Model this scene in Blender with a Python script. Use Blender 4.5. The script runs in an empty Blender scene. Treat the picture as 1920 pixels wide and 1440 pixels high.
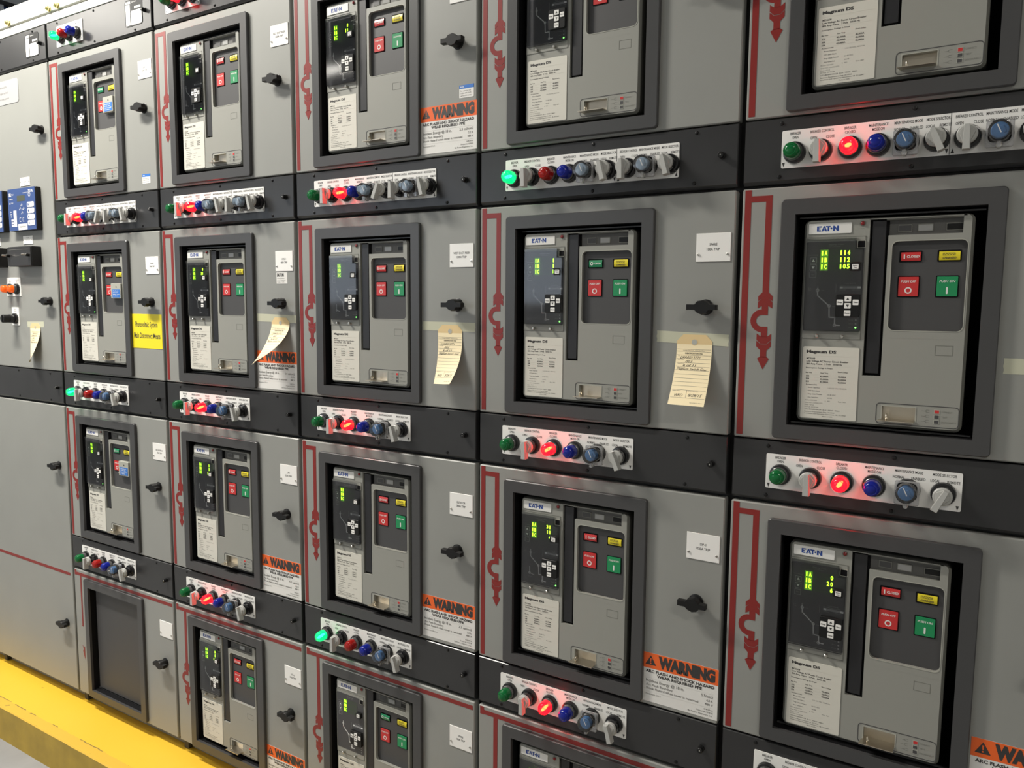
import bpy, bmesh, math
from math import pi, sin, cos, radians
from mathutils import Matrix, Vector

S = bpy.context.scene
COL = S.collection

# ------------------------------------------------------------------ camera, world, lights, exposure
U = 0.5588          # pitch of the switchgear columns
V = 0.5575          # pitch of the rows
ZF = 1.698          # floor offset of the measured heights
cam_d = bpy.data.cameras.new('camera')
cam = bpy.data.objects.new('camera', cam_d)
COL.objects.link(cam)
cam_d.sensor_width = 36.0
cam_d.lens = 1453.09 / 1920 * 36.0
cam_d.clip_start = 0.02
a, b, g = 0.555613, 1.468546, 0.008416
cam.matrix_world = Matrix.Translation((0.88218, -1.39843, ZF - 0.18237)) @ Matrix.Rotation(a, 4, 'Z') @ Matrix.Rotation(b, 4, 'X') @ Matrix.Rotation(g, 4, 'Z')
S.camera = cam

w = bpy.data.worlds.new('world'); S.world = w; w.use_nodes = True
w.node_tree.nodes['Background'].inputs[0].default_value = (0.80, 0.88, 1.0, 1)
w.node_tree.nodes['Background'].inputs[1].default_value = 0.25

def area(name, loc, sx, sy, power, col=(1.0, 0.955, 0.87), rot=(0, 0, 0)):
    d = bpy.data.lights.new(name, 'AREA'); d.shape = 'RECTANGLE'; d.size = sx; d.size_y = sy
    d.energy = power; d.color = col
    o = bpy.data.objects.new(name, d); o.location = loc; o.rotation_euler = rot; COL.objects.link(o)
    return o
LIGHTS = [(-1.95, -1.02, 3.50, 108.0), (-4.35, -1.75, 3.50, 48.0), (-4.4, -3.6, 3.50, 6.0), (2.2, -2.2, 3.50, 27.0)]  # last two fixtures are unseen, added as fill and to light the front wall
for i, (x, y, z, p) in enumerate(LIGHTS):
    area('tube_light', (x, y, z - 0.012), 1.2, 0.16, p)
S.view_settings.view_transform = 'Standard'; S.view_settings.look = 'None'
S.view_settings.gamma = 1.0; S.view_settings.use_curve_mapping = False
S.view_settings.exposure = 0.47

# ------------------------------------------------------------------ materials
MATS = {}
def mat(name, col, rough=0.5, metal=0.0, spec=0.5, emit=None, es=0.0, bump=None, coat=0.0, grain=None):
    m = bpy.data.materials.new(name); m.use_nodes = True
    nt = m.node_tree; p = nt.nodes['Principled BSDF']
    p.inputs['Base Color'].default_value = (*col, 1); p.inputs['Roughness'].default_value = rough
    p.inputs['Metallic'].default_value = metal; p.inputs['Specular IOR Level'].default_value = spec
    if coat: p.inputs['Coat Weight'].default_value = coat; p.inputs['Coat Roughness'].default_value = 0.08
    if emit: p.inputs['Emission Color'].default_value = (*emit, 1); p.inputs['Emission Strength'].default_value = es
    tc = nt.nodes.new('ShaderNodeTexCoord')
    if bump:
        n = nt.nodes.new('ShaderNodeTexNoise'); n.inputs['Scale'].default_value = bump[0]; n.inputs['Detail'].default_value = 3
        bn = nt.nodes.new('ShaderNodeBump'); bn.inputs['Strength'].default_value = bump[1]; bn.inputs['Distance'].default_value = bump[2]
        nt.links.new(tc.outputs['Object'], n.inputs['Vector']); nt.links.new(n.outputs['Fac'], bn.inputs['Height'])
        nt.links.new(bn.outputs['Normal'], p.inputs['Normal'])
    if grain:
        n = nt.nodes.new('ShaderNodeTexNoise'); n.inputs['Scale'].default_value = grain[0]; n.inputs['Detail'].default_value = 5
        r = nt.nodes.new('ShaderNodeValToRGB')
        k = grain[1]
        r.color_ramp.elements[0].position = 0.3; r.color_ramp.elements[1].position = 0.7
        r.color_ramp.elements[0].color = (*[c * (1 - k) for c in col], 1); r.color_ramp.elements[1].color = (*[min(1, c * (1 + k)) for c in col], 1)
        nt.links.new(tc.outputs['Object'], n.inputs['Vector']); nt.links.new(n.outputs['Fac'], r.inputs['Fac']); nt.links.new(r.outputs['Color'], p.inputs['Base Color'])
    MATS[name] = m
    return m

def clear(name, tint, fr=1.45, base=0.0, rough=0.03, haze=0.0):
    """thin clear plastic: what is behind shows through a tint, the surface mirrors by its angle"""
    m = bpy.data.materials.new(name); m.use_nodes = True
    nt = m.node_tree; nt.nodes.clear()
    out = nt.nodes.new('ShaderNodeOutputMaterial'); mx = nt.nodes.new('ShaderNodeMixShader')
    t = nt.nodes.new('ShaderNodeBsdfTransparent'); t.inputs[0].default_value = (*tint, 1)
    gl = nt.nodes.new('ShaderNodeBsdfGlossy'); gl.inputs['Roughness'].default_value = rough
    f = nt.nodes.new('ShaderNodeFresnel'); f.inputs['IOR'].default_value = fr
    ad = nt.nodes.new('ShaderNodeMath'); ad.operation = 'ADD'; ad.inputs[1].default_value = base; ad.use_clamp = True
    nt.links.new(f.outputs[0], ad.inputs[0]); nt.links.new(ad.outputs[0], mx.inputs[0])
    src = t
    if haze:
        df = nt.nodes.new('ShaderNodeBsdfDiffuse'); df.inputs[0].default_value = (0.9, 0.9, 0.9, 1)
        src = nt.nodes.new('ShaderNodeMixShader'); src.inputs[0].default_value = haze
        nt.links.new(t.outputs[0], src.inputs[1]); nt.links.new(df.outputs[0], src.inputs[2])
    nt.links.new(src.outputs[0], mx.inputs[1]); nt.links.new(gl.outputs[0], mx.inputs[2]); nt.links.new(mx.outputs[0], out.inputs[0])
    MATS[name] = m

def lens(name, tint, emit, es, gloss=1.45, body=None):
    """coloured lamp lens: tinted, slightly glowing when the lamp behind it burns"""
    m = bpy.data.materials.new(name); m.use_nodes = True
    nt = m.node_tree; nt.nodes.clear()
    out = nt.nodes.new('ShaderNodeOutputMaterial'); mx = nt.nodes.new('ShaderNodeMixShader')
    t = nt.nodes.new('ShaderNodeBsdfTransparent'); t.inputs[0].default_value = (*tint, 1)
    em = nt.nodes.new('ShaderNodeEmission'); em.inputs[0].default_value = (*emit, 1); em.inputs[1].default_value = es
    df = nt.nodes.new('ShaderNodeBsdfDiffuse'); df.inputs[0].default_value = (*(body or tint), 1)
    a1 = nt.nodes.new('ShaderNodeAddShader'); m1 = nt.nodes.new('ShaderNodeMixShader'); m1.inputs[0].default_value = 0.45
    gl = nt.nodes.new('ShaderNodeBsdfGlossy'); gl.inputs['Roughness'].default_value = 0.12
    f = nt.nodes.new('ShaderNodeFresnel'); f.inputs['IOR'].default_value = gloss
    nt.links.new(t.outputs[0], m1.inputs[1]); nt.links.new(df.outputs[0], m1.inputs[2])
    nt.links.new(m1.outputs[0], a1.inputs[0]); nt.links.new(em.outputs[0], a1.inputs[1])
    nt.links.new(f.outputs[0], mx.inputs[0]); nt.links.new(a1.outputs[0], mx.inputs[1]); nt.links.new(gl.outputs[0], mx.inputs[2]); nt.links.new(mx.outputs[0], out.inputs[0])
    MATS[name] = m

mat('door_grey', (0.265, 0.268, 0.250), 0.38, bump=(900, 0.10, 0.0003), grain=(6, 0.03))
mat('frame_dark', (0.028, 0.028, 0.028), 0.6)
mat('beige_trim', (0.66, 0.66, 0.61), 0.4)
mat('notice_grey', (0.36, 0.36, 0.36), 0.4)
mat('added_glow_pane', (0.5, 0.5, 0.5), 0.3, emit=(0.72, 0.84, 1.0), es=1.6)  # emission of the added panels on the front wall
mat('pad_side_shaded', (0.40, 0.265, 0.030), 0.55, bump=(60, 0.25, 0.0015), grain=(12, 0.15))  # pad yellow darkened: shade of the front face put into the colour
mat('strip_dark', (0.027, 0.027, 0.028), 0.29, bump=(700, 0.12, 0.0003), grain=(9, 0.08))
mat('bezel_plastic', (0.054, 0.054, 0.055), 0.34, bump=(500, 0.10, 0.0003))
mat('void_black', (0.004, 0.004, 0.005), 0.8, spec=0.2)
mat('housing_grey', (0.275, 0.275, 0.247), 0.42, bump=(1200, 0.10, 0.0002))
mat('housing_light', (0.36, 0.36, 0.315), 0.42)
mat('housing_edge', (0.16, 0.16, 0.14), 0.5)
mat('housing_dark', (0.085, 0.083, 0.078), 0.5)  # dark grey of the top recess floor
mat('charcoal', (0.055, 0.054, 0.055), 0.5, bump=(1500, 0.08, 0.0002))
mat('lcd_face', (0.055, 0.054, 0.057), 0.4)
mat('black', (0.008, 0.008, 0.008), 0.38, spec=0.3)
mat('black_gloss', (0.010, 0.010, 0.011), 0.18)
mat('handle_dark', (0.014, 0.014, 0.016), 0.4)
mat('white_label', (0.72, 0.71, 0.68), 0.45)
mat('plate_white', (0.82, 0.81, 0.78), 0.30)
mat('rating_paper', (0.62, 0.60, 0.53), 0.5)
mat('ink', (0.035, 0.033, 0.032), 0.6)
mat('ink_grey', (0.17, 0.165, 0.155), 0.6)
mat('print_white', (0.78, 0.78, 0.76), 0.5)
mat('print_grey', (0.30, 0.30, 0.30), 0.5)
mat('logo_blue', (0.012, 0.052, 0.26), 0.4)
mat('mimic_red', (0.215, 0.016, 0.013), 0.34)
mat('button_red', (0.52, 0.030, 0.030), 0.35)
mat('button_green', (0.010, 0.24, 0.085), 0.35)
mat('flag_yellow', (0.72, 0.60, 0.02), 0.4)
mat('flag_green', (0.010, 0.22, 0.09), 0.4)
mat('tag_blue', (0.03, 0.16, 0.52), 0.4)
mat('knob_grey', (0.42, 0.42, 0.40), 0.40)
mat('switch_blue', (0.035, 0.13, 0.30), 0.35)
mat('switch_pale', (0.22, 0.30, 0.38), 0.35)
mat('screw_metal', (0.55, 0.54, 0.50), 0.3, metal=1.0)
mat('zinc', (0.62, 0.56, 0.46), 0.33, metal=1.0)
mat('brass', (0.70, 0.62, 0.30), 0.35, metal=1.0)
mat('collar_metal', (0.12, 0.12, 0.12), 0.25, metal=0.6)
mat('warn_orange', (0.80, 0.125, 0.018), 0.4)
mat('sign_yellow', (0.82, 0.68, 0.02), 0.4)
mat('tape_cream', (0.50, 0.50, 0.38), 0.5)
mat('tag_manila', (0.90, 0.77, 0.50), 0.65)
mat('tag_manila_dark', (0.72, 0.54, 0.28), 0.65)
mat('grommet', (0.42, 0.42, 0.38), 0.5)
mat('relay_blue', (0.038, 0.075, 0.21), 0.4)
mat('relay_lcd', (0.07, 0.08, 0.06), 0.3)
mat('amber_ring', (0.03, 0.02, 0.02), 0.4)
mat('window_clear', (0.33, 0.33, 0.32), 0.25)
mat('led_green', (0.02, 0.1, 0.0), 0.5, emit=(0.40, 1.0, 0.02), es=3.0)
mat('led_glow', (0.02, 0.05, 0.01), 0.5, emit=(0.25, 0.75, 0.02), es=0.25)
mat('led_dim', (0.05, 0.07, 0.045), 0.5)
mat('led_dot', (0.02, 0.2, 0.02), 0.5, emit=(0.15, 1.0, 0.1), es=4.0)
mat('led_red_off', (0.20, 0.012, 0.014), 0.3)
mat('bulb_red', (1, 0.3, 0.1), 0.5, emit=(1.0, 0.34, 0.10), es=34.0)
mat('bulb_green', (0.3, 1, 0.6), 0.5, emit=(0.12, 1.0, 0.42), es=12.0)
mat('bulb_off', (0.35, 0.35, 0.33), 0.4)
lens('lens_red_on', (0.95, 0.09, 0.06), (1.0, 0.0008, 0.0045), 6.5, body=(0.7, 0.01, 0.02))
lens('lens_green_on', (0.10, 0.95, 0.4), (0.0, 0.62, 0.16), 1.3, body=(0.01, 0.5, 0.15))
lens('lens_red', (0.62, 0.025, 0.02), (1, 0, 0), 0.0)
lens('lens_green', (0.012, 0.26, 0.07), (0, 1, 0), 0.0)
lens('lens_blue', (0.018, 0.035, 0.48), (0, 0, 1), 0.0)
lens('lens_amber', (0.95, 0.16, 0.02), (1.0, 0.14, 0.01), 0.35)
clear('clear_cover', (0.93, 0.94, 0.96), 1.5, 0.02, 0.06)
clear('clear_guard', (0.94, 0.94, 0.95), 1.45, 0.015, 0.08, 0.03)
clear('guard_frame', (0.88, 0.88, 0.89), 1.6, 0.08, 0.12, 0.22)
mat('floor_concrete', (0.27, 0.27, 0.27), 0.55, bump=(30, 0.2, 0.002), grain=(5, 0.12))
mat('wall_paint', (0.55, 0.56, 0.56), 0.8)
mat('ceiling_paint', (0.45, 0.48, 0.52), 0.8)
mat('tray_dark', (0.02, 0.022, 0.03), 0.6)
mat('tray_white', (0.70, 0.74, 0.85), 0.5)
mat('fixture_white', (0.8, 0.8, 0.8), 0.5)
mat('diffuser', (0.9, 0.9, 0.9), 0.5, emit=(1.0, 0.95, 0.86), es=3.0)

def pad_material():
    m = mat('pad_yellow', (0.86, 0.56, 0.022), 0.42, bump=(60, 0.25, 0.0015))
    nt = m.node_tree; p = nt.nodes['Principled BSDF']
    tc = nt.nodes.new('ShaderNodeTexCoord')
    n1 = nt.nodes.new('ShaderNodeTexNoise'); n1.inputs['Scale'].default_value = 22; n1.inputs['Detail'].default_value = 8; n1.inputs['Roughness'].default_value = 0.65
    n2 = nt.nodes.new('ShaderNodeTexNoise'); n2.inputs['Scale'].default_value = 3; n2.inputs['Detail'].default_value = 4
    r1 = nt.nodes.new('ShaderNodeValToRGB'); r1.color_ramp.elements[0].position = 0.705; r1.color_ramp.elements[1].position = 0.725
    r1.color_ramp.elements[0].color = (0, 0, 0, 1); r1.color_ramp.elements[1].color = (1, 1, 1, 1)
    r2 = nt.nodes.new('ShaderNodeValToRGB'); r2.color_ramp.elements[0].color = (0.78, 0.47, 0.035, 1); r2.color_ramp.elements[1].color = (0.84, 0.52, 0.045, 1)
    mx = nt.nodes.new('ShaderNodeMix'); mx.data_type = 'RGBA'; mx.inputs[7].default_value = (0.18, 0.13, 0.05, 1)
    L = nt.links.new
    L(tc.outputs['Object'], n1.inputs['Vector']); L(tc.outputs['Object'], n2.inputs['Vector'])
    L(n1.outputs['Fac'], r1.inputs['Fac']); L(n2.outputs['Fac'], r2.inputs['Fac'])
    L(r1.outputs['Color'], mx.inputs[0]); L(r2.outputs['Color'], mx.inputs[6]); L(mx.outputs[2], p.inputs['Base Color'])
    # worn band along the front edge with a chipped line behind it
    sp = nt.nodes.new('ShaderNodeSeparateXYZ'); L(tc.outputs['Object'], sp.inputs[0])
    def mth(op, a_, b_=None, v=None):
        n = nt.nodes.new('ShaderNodeMath'); n.operation = op; n.use_clamp = op == 'MULTIPLY'
        L(a_, n.inputs[0])
        if b_ is not None: L(b_, n.inputs[1])
        elif v is not None: n.inputs[1].default_value = v
        return n.outputs[0]
    n3 = nt.nodes.new('ShaderNodeTexNoise'); n3.inputs['Scale'].default_value = 45; n3.inputs['Detail'].default_value = 6; L(tc.outputs['Object'], n3.inputs['Vector'])
    wob = mth('MULTIPLY_ADD', n3.outputs['Fac'], v=0.010); wob.node.inputs[2].default_value = 0.1225
    yy = mth('ADD', sp.outputs['Y'], wob)
    band = mth('LESS_THAN', yy, v=0.0)
    dist = mth('ABSOLUTE', yy); line = mth('LESS_THAN', dist, v=0.0016)
    n4 = nt.nodes.new('ShaderNodeTexNoise'); n4.inputs['Scale'].default_value = 14; n4.inputs['Detail'].default_value = 6; L(tc.outputs['Object'], n4.inputs['Vector'])
    chip = mth('MULTIPLY', line, mth('GREATER_THAN', n4.outputs['Fac'], v=0.50))
    spots = mth('MULTIPLY', band, mth('GREATER_THAN', n3.outputs['Fac'], v=0.70))
    bm_ = mth('MULTIPLY', band, v=0.55)
    m1 = nt.nodes.new('ShaderNodeMix'); m1.data_type = 'RGBA'; m1.inputs[7].default_value = (0.60, 0.38, 0.06, 1)
    L(bm_, m1.inputs[0]); L(mx.outputs[2], m1.inputs[6])
    m2 = nt.nodes.new('ShaderNodeMix'); m2.data_type = 'RGBA'; m2.inputs[7].default_value = (0.24, 0.16, 0.05, 1)
    mxx = nt.nodes.new('ShaderNodeMath'); mxx.operation = 'MAXIMUM'; L(chip, mxx.inputs[0]); L(spots, mxx.inputs[1])
    L(mxx.outputs[0], m2.inputs[0]); L(m1.outputs[2], m2.inputs[6]); L(m2.outputs[2], p.inputs['Base Color'])
pad_material()

# ------------------------------------------------------------------ mesh builder (millimetres: x right, y into the wall, z up)
def rrect(x0, x1, z0, z1, r=0.0, seg=3):
    if z0 > z1: z0, z1 = z1, z0
    if r <= 0.0: return [(x0, z0), (x1, z0), (x1, z1), (x0, z1)]
    pts = []
    for cx, cz, a0 in ((x1 - r, z0 + r, -90), (x1 - r, z1 - r, 0), (x0 + r, z1 - r, 90), (x0 + r, z0 + r, 180)):
        for k in range(seg + 1):
            t = radians(a0 + 90 * k / seg); pts.append((cx + r * cos(t), cz + r * sin(t)))
    return pts
def circ(cx, cz, r, n=20, sx=1.0):
    return [(cx + sx * r * cos(2 * pi * k / n), cz + r * sin(2 * pi * k / n)) for k in range(n)]

class MB:
    def __init__(s, *mats):
        s.v = []; s.f = []; s.m = []; s.mats = list(mats)
    def mi(s, m):
        if m is None: return 0
        if m not in s.mats: s.mats.append(m)
        return s.mats.index(m)
    def loft(s, loops, m=None, cap0=True, cap1=True, closed=False):
        """loops: [(points2d, y)]"""
        k = s.mi(m); n = len(loops[0][0]); base = len(s.v)
        for pts, y in loops:
            s.v += [(x, y, z) for x, z in pts]
        L = len(loops)
        for i in range(L if closed else L - 1):
            j = (i + 1) % L
            for q in range(n):
                q2 = (q + 1) % n
                s.f.append((base + i * n + q, base + i * n + q2, base + j * n + q2, base + j * n + q)); s.m.append(k)
        if not closed:
            if cap0: s.f.append(tuple(base + q for q in range(n))); s.m.append(k)
            if cap1: s.f.append(tuple(base + (L - 1) * n + q for q in range(n))[::-1]); s.m.append(k)
        return s
    def box(s, x0, x1, y0, y1, z0, z1, m=None):
        return s.loft([(rrect(x0, x1, z0, z1), y0), (rrect(x0, x1, z0, z1), y1)], m)
    def plate(s, x0, x1, z0, z1, yf, yb, r=0, c=0.0, m=None, seg=3):
        if z0 > z1: z0, z1 = z1, z0
        if c:
            ri = max(r - c, 0.01) if r else 0
            return s.loft([(rrect(x0 + c, x1 - c, z0 + c, z1 - c, ri, seg), yf), (rrect(x0, x1, z0, z1, r, seg), yf + c), (rrect(x0, x1, z0, z1, r, seg), yb)], m)
        return s.loft([(rrect(x0, x1, z0, z1, r, seg), yf), (rrect(x0, x1, z0, z1, r, seg), yb)], m)
    def ring(s, o, i, yf, yb, ro=0.01, ri=0.01, c=0.0, m=None, seg=3):
        """frame: o and i are (x0,x1,z0,z1) outer and inner"""
        O = rrect(*o, ro, seg); I = rrect(*i, ri, seg)
        if c:
            O2 = rrect(o[0] + c, o[1] - c, min(o[2], o[3]) + c, max(o[2], o[3]) - c, max(ro - c, 0.01), seg)
            return s.loft([(O, yb), (O, yf + c), (O2, yf), (I, yf), (I, yb)], m, closed=True)
        return s.loft([(O, yb), (O, yf), (I, yf), (I, yb)], m, closed=True)
    def lathe(s, cx, cz, prof, n=22, m=None, cap0=True, cap1=True):
        """axis along y; prof: [(radius, y)] from front to back"""
        return s.loft([(circ(cx, cz, r, n), y) for r, y in prof], m, cap0, cap1)
    def poly(s, pts, yf, yb=None, m=None):
        if yb is None:
            k = s.mi(m); base = len(s.v); s.v += [(x, yf, z) for x, z in pts]; s.f.append(tuple(range(base, base + len(pts)))); s.m.append(k); return s
        return s.loft([(pts, yf), (pts, yb)], m)
    def quad(s, x0, x1, z0, z1, y, m=None):
        return s.poly(rrect(x0, x1, z0, z1), y, m=m)
    def line(s, pts, wd, y, m=None):
        for (x0, z0), (x1, z1) in zip(pts[:-1], pts[1:]):
            dx, dz = x1 - x0, z1 - z0; l = math.hypot(dx, dz) or 1; ex, ez = dx / l * wd / 2, dz / l * wd / 2
            nx, nz = -ez, ex
            s.poly([(x0 - ex + nx, z0 - ez + nz), (x0 - ex - nx, z0 - ez - nz), (x1 + ex - nx, z1 + ez - nz), (x1 + ex + nx, z1 + ez + nz)], y, m=m)
        return s
    def circle_line(s, cx, cz, r, wd, y, m=None, n=16):
        return s.loft([(circ(cx, cz, r + wd / 2, n), y), (circ(cx, cz, r - wd / 2, n), y)], m, False, False)
    def tube(s, pts, r, m=None, n=6):
        """round wire through 3d points"""
        k = s.mi(m); base = len(s.v); P = [Vector(p) for p in pts]
        for i, p in enumerate(P):
            d = (P[min(i + 1, len(P) - 1)] - P[max(i - 1, 0)]).normalized()
            u = d.orthogonal().normalized() if i == 0 else (u - d * u.dot(d)).normalized(); v_ = d.cross(u)
            for q in range(n):
                t = 2 * pi * q / n; s.v.append(tuple(p + u * (r * cos(t)) + v_ * (r * sin(t))))
        for i in range(len(P) - 1):
            for q in range(n):
                s.f.append((base + i * n + q, base + i * n + (q + 1) % n, base + (i + 1) * n + (q + 1) % n, base + (i + 1) * n + q)); s.m.append(k)
        s.f.append(tuple(base + q for q in range(n))); s.m.append(k)
        s.f.append(tuple(base + (len(P) - 1) * n + q for q in range(n))); s.m.append(k)
        return s
    def text(s, st, x0, x1, ztop, cap, y, m='ink', bold=0.0, shear=0.0, warp=None):
        """lettering stretched to span x0..x1 with cap height cap under ztop"""
        gv, gf, gw, gh, gx = glyphs(st, bold, shear)
        k = s.mi(m); base = len(s.v); sx = (x1 - x0) / gw; sz = cap / gh
        for px, py in gv:
            X, Z = x0 + (px - gx) * sx, ztop - cap + py * sz
            s.v.append(warp(X, Z) if warp else (X, y, Z))
        for f in gf: s.f.append(tuple(base + q for q in f)); s.m.append(k)
        return s
    def ctext(s, st, cx, wd, ztop, cap, y, m='ink', bold=0.0, shear=0.0):
        return s.text(st, cx - wd / 2, cx + wd / 2, ztop, cap, y, m, bold, shear)
    def mesh(s, name, recalc=True):
        me = bpy.data.meshes.new(name)
        me.from_pydata([(x / 1000, y / 1000, z / 1000) for x, y, z in s.v], [], s.f)
        for mm in s.mats: me.materials.append(MATS[mm])
        me.polygons.foreach_set('material_index', s.m)
        if recalc:
            bm = bmesh.new(); bm.from_mesh(me); bmesh.ops.recalc_face_normals(bm, faces=bm.faces); bm.to_mesh(me); bm.free()
        me.polygons.foreach_set('use_smooth', [True] * len(me.polygons))
        me.set_sharp_from_angle(angle=radians(35))
        me.update()
        return me

_G = {}
def glyphs(st, bold, shear):
    key = (st, bold, shear)
    if key in _G: return _G[key]
    def grab(t):
        cu = bpy.data.curves.new('lettering', 'FONT'); cu.body = t; cu.size = 1.0; cu.resolution_u = 2; cu.offset = bold; cu.shear = shear
        ob = bpy.data.objects.new('lettering', cu); me = ob.to_mesh()
        vs = [(v.co.x, v.co.y) for v in me.vertices]; fs = [tuple(p.vertices) for p in me.polygons]
        ob.to_mesh_clear(); bpy.data.objects.remove(ob); bpy.data.curves.remove(cu)
        return vs, fs
    if 'H' not in _G:
        _G['H'] = 0.7
        vs, _f = grab('H'); _G['H'] = max(p[1] for p in vs)
    vs, fs = grab(st)
    x0 = min(p[0] for p in vs); x1 = max(p[0] for p in vs)
    _G[key] = (vs, fs, x1 - x0, _G['H'], x0)
    return _G[key]

# ------------------------------------------------------------------ scene objects
CACHE = {}
def part(name, parent, key, build, loc=(0, 0, 0), label=None, kind=None):
    """a mesh object; alike parts share their mesh through key"""
    if key is None or key not in CACHE:
        me = build().mesh(name)
        if key is not None: CACHE[key] = me
    else:
        me = CACHE[key]
    o = bpy.data.objects.new(name, me); COL.objects.link(o)
    o.parent = parent; o.location = [q / 1000 for q in loc]
    if label: o['label'] = label
    if kind: o['kind'] = kind
    return o
def tag(o, label, cat, group=None, kind=None):
    if kind: o['kind'] = kind
    if label: o['label'] = label
    if cat: o['category'] = cat
    if group: o['group'] = group
    return o
def thing(name, c, r, label, cat, group=None, at=(0, 0, 0)):
    o = bpy.data.objects.new(name, None); COL.objects.link(o); o.empty_display_size = 0.05
    o.location = ((c - 4) * U + at[0] / 1000, at[1] / 1000, ZF - (r - 1) * V + at[2] / 1000)
    return tag(o, label, cat, group)

ROW = {-1: 'above the top row', 0: 'top row', 1: 'second row', 2: 'third row', 3: 'bottom row'}
CN = {-1: 'outermost', 0: 'relay', 1: 'first', 2: 'second', 3: 'third', 4: 'fourth', 5: 'fifth'}
def where(c, r): return f'{ROW[r]}, {CN[c]} breaker column'

DX0, DX1, DZ1, DZ0 = -68.5, 479.0, 22.5, -417.0
OPEN = (24, 304, -387, -26)

# ---------------- compartments (door, window bezel, latch, nameplate, mimic line)
def door_mesh(z0=DZ0, z1=DZ1, hole=True):
    def f():
        m = MB('door_grey', 'door_grey')
        o = (DX0, DX1, z0, z1)
        if hole:
            m.ring(o, OPEN, 0, 20, ro=3.0, ri=0.01, c=2.0)
        else:
            m.plate(*o, 0, 20, r=3.0, c=2.0)
        return m
    return f
def bezel_mesh():
    m = MB('bezel_plastic')
    m.ring((0, 329, -412, 0), OPEN, -9, 0, ro=7, ri=0.01, c=1.6, seg=4)
    m.ring((OPEN[0] - 3, OPEN[1] + 3, OPEN[2] - 3, OPEN[3] + 3), (OPEN[0] + .2, OPEN[1] - .2, OPEN[2] + .2, OPEN[3] - .2), -1, 22, m='void_black')
    return m
def liner_mesh():
    m = MB('void_black')
    x0, x1, z0, z1 = OPEN[0] - 4, OPEN[1] + 4, OPEN[2] - 4, OPEN[3] + 4
    m.ring((x0 - 4, x1 + 4, z0 - 4, z1 + 4), (x0, x1, z0, z1), 22, 90)
    m.box(x0 - 4, x1 + 4, 90, 94, z0 - 4, z1 + 4)
    m.box(OPEN[0] + 3, OPEN[1] - 3, 14, 18, OPEN[3] - 6, OPEN[3] - 3.5, m='bezel_plastic')
    m.box(OPEN[0] + 3, OPEN[1] - 3, 14, 18, OPEN[2] + 1.5, OPEN[2] + 4, m='bezel_plastic')
    return m
def latch_mesh():
    m = MB('black')
    m.lathe(0, 0, [(13.0, -2.5), (14.5, -1.5), (14.5, 0)], 24)
    m.lathe(0, 0, [(10.5, -14), (12.0, -12), (12.0, -2)], 24)
    P = [(-29, -5.2), (-29, 5.2), (-14, 5.2), (-9, 11), (2, 13), (10, 9), (13, 5.2), (26, 4.6), (26, -4.6), (13, -5.2), (9, -11), (0, -13.5), (-9, -10), (-14, -5.2)]
    m.loft([([(x * .97, z * .9) for x, z in P], -26), (P, -24), (P, -13)])
    return m
def nameplate_mesh(t1, t2):
    def f():
        m = MB('plate_white', 'ink', 'screw_metal')
        m.plate(409, 472.5, -51, -102, -1.6, 0, c=0.3)
        if t1: 
            w1 = min(46, len(t1) * 2.9); w2 = min(46, len(t2) * 2.7)
            m.ctext(t1, 441, w1, -69.0, 4.6, -1.75, 'ink', .012)
            m.ctext(t2, 441, w2, -77.5, 4.6, -1.75, 'ink', .012)
        for x in (413.5, 467.5):
            m.lathe(x, -89, [(1.4, -3.8), (2.3, -3.2), (2.3, -1.6)], 10, 'screw_metal')
            m.box(x - 1.8, x + 1.8, -4.0, -3.7, -89.3, -88.7, 'ink')
        return m
    return f
def arrow_polys(m, top, y0=-0.5, y1=0.02):
    """plug-in breaker symbol with its lead down to the barbed arrow"""
    X = -22.3
    def P(pts): m.poly([(X + x, z) for x, z in pts], y0, y1)
    P([(-5.4, top), (5.4, top), (5.4, -157.5), (-5.4, -157.5)])
    P([(-5.4, -157.5), (5.4, -157.5), (12.5, -164.5), (12.5, -173), (5.4, -167.5), (-5.4, -167.5), (-12.5, -173), (-12.5, -164.5)])
    P([(-5.4, -167.5), (5.4, -167.5), (12.5, -174.8), (12.5, -185.5), (5.4, -181), (-5.4, -181), (-12.5, -185.5), (-12.5, -174.8)])
    P([(-5.4, -181), (5.4, -181), (5.4, -197), (-5.4, -197)])
    cx, cz, ro, ri = -4.2, -207.3, 20.2, 10.3
    n = 14; O = []; I = []
    for k in range(n + 1):
        t = radians(98 + 164 * k / n); O.append((cx + ro * cos(t), cz + ro * sin(t))); I.append((cx + ri * cos(t), cz + ri * sin(t)))
    for k in range(n): P([O[k], O[k + 1], I[k + 1], I[k]])
    P([O[0], I[0], (-5.4, -197), (-5.4, -188)]); P([O[-1], I[-1], (-5.4, -217.6), (-5.4, -227)])
    P([(-5.4, -217.6), (5.4, -217.6), (5.4, -236), (-5.4, -236)])
    P([(-5.4, -235), (-12.5, -230), (-12.5, -241), (-5.4, -247.5), (5.4, -247.5), (12.5, -241), (12.5, -230), (5.4, -235)])
    P([(-5.4, -248.5), (-12.5, -242.6), (-12.5, -252.5), (-5.4, -259.5), (5.4, -259.5), (12.5, -252.5), (12.5, -242.6), (5.4, -248.5)])
    P([(-5.4, -259.5), (5.4, -259.5), (5.4, -272), (-5.4, -272)])
    P([(-5.4, -270.5), (5.4, -270.5), (10.2, -274), (0, -293), (-10.2, -274)])
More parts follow.
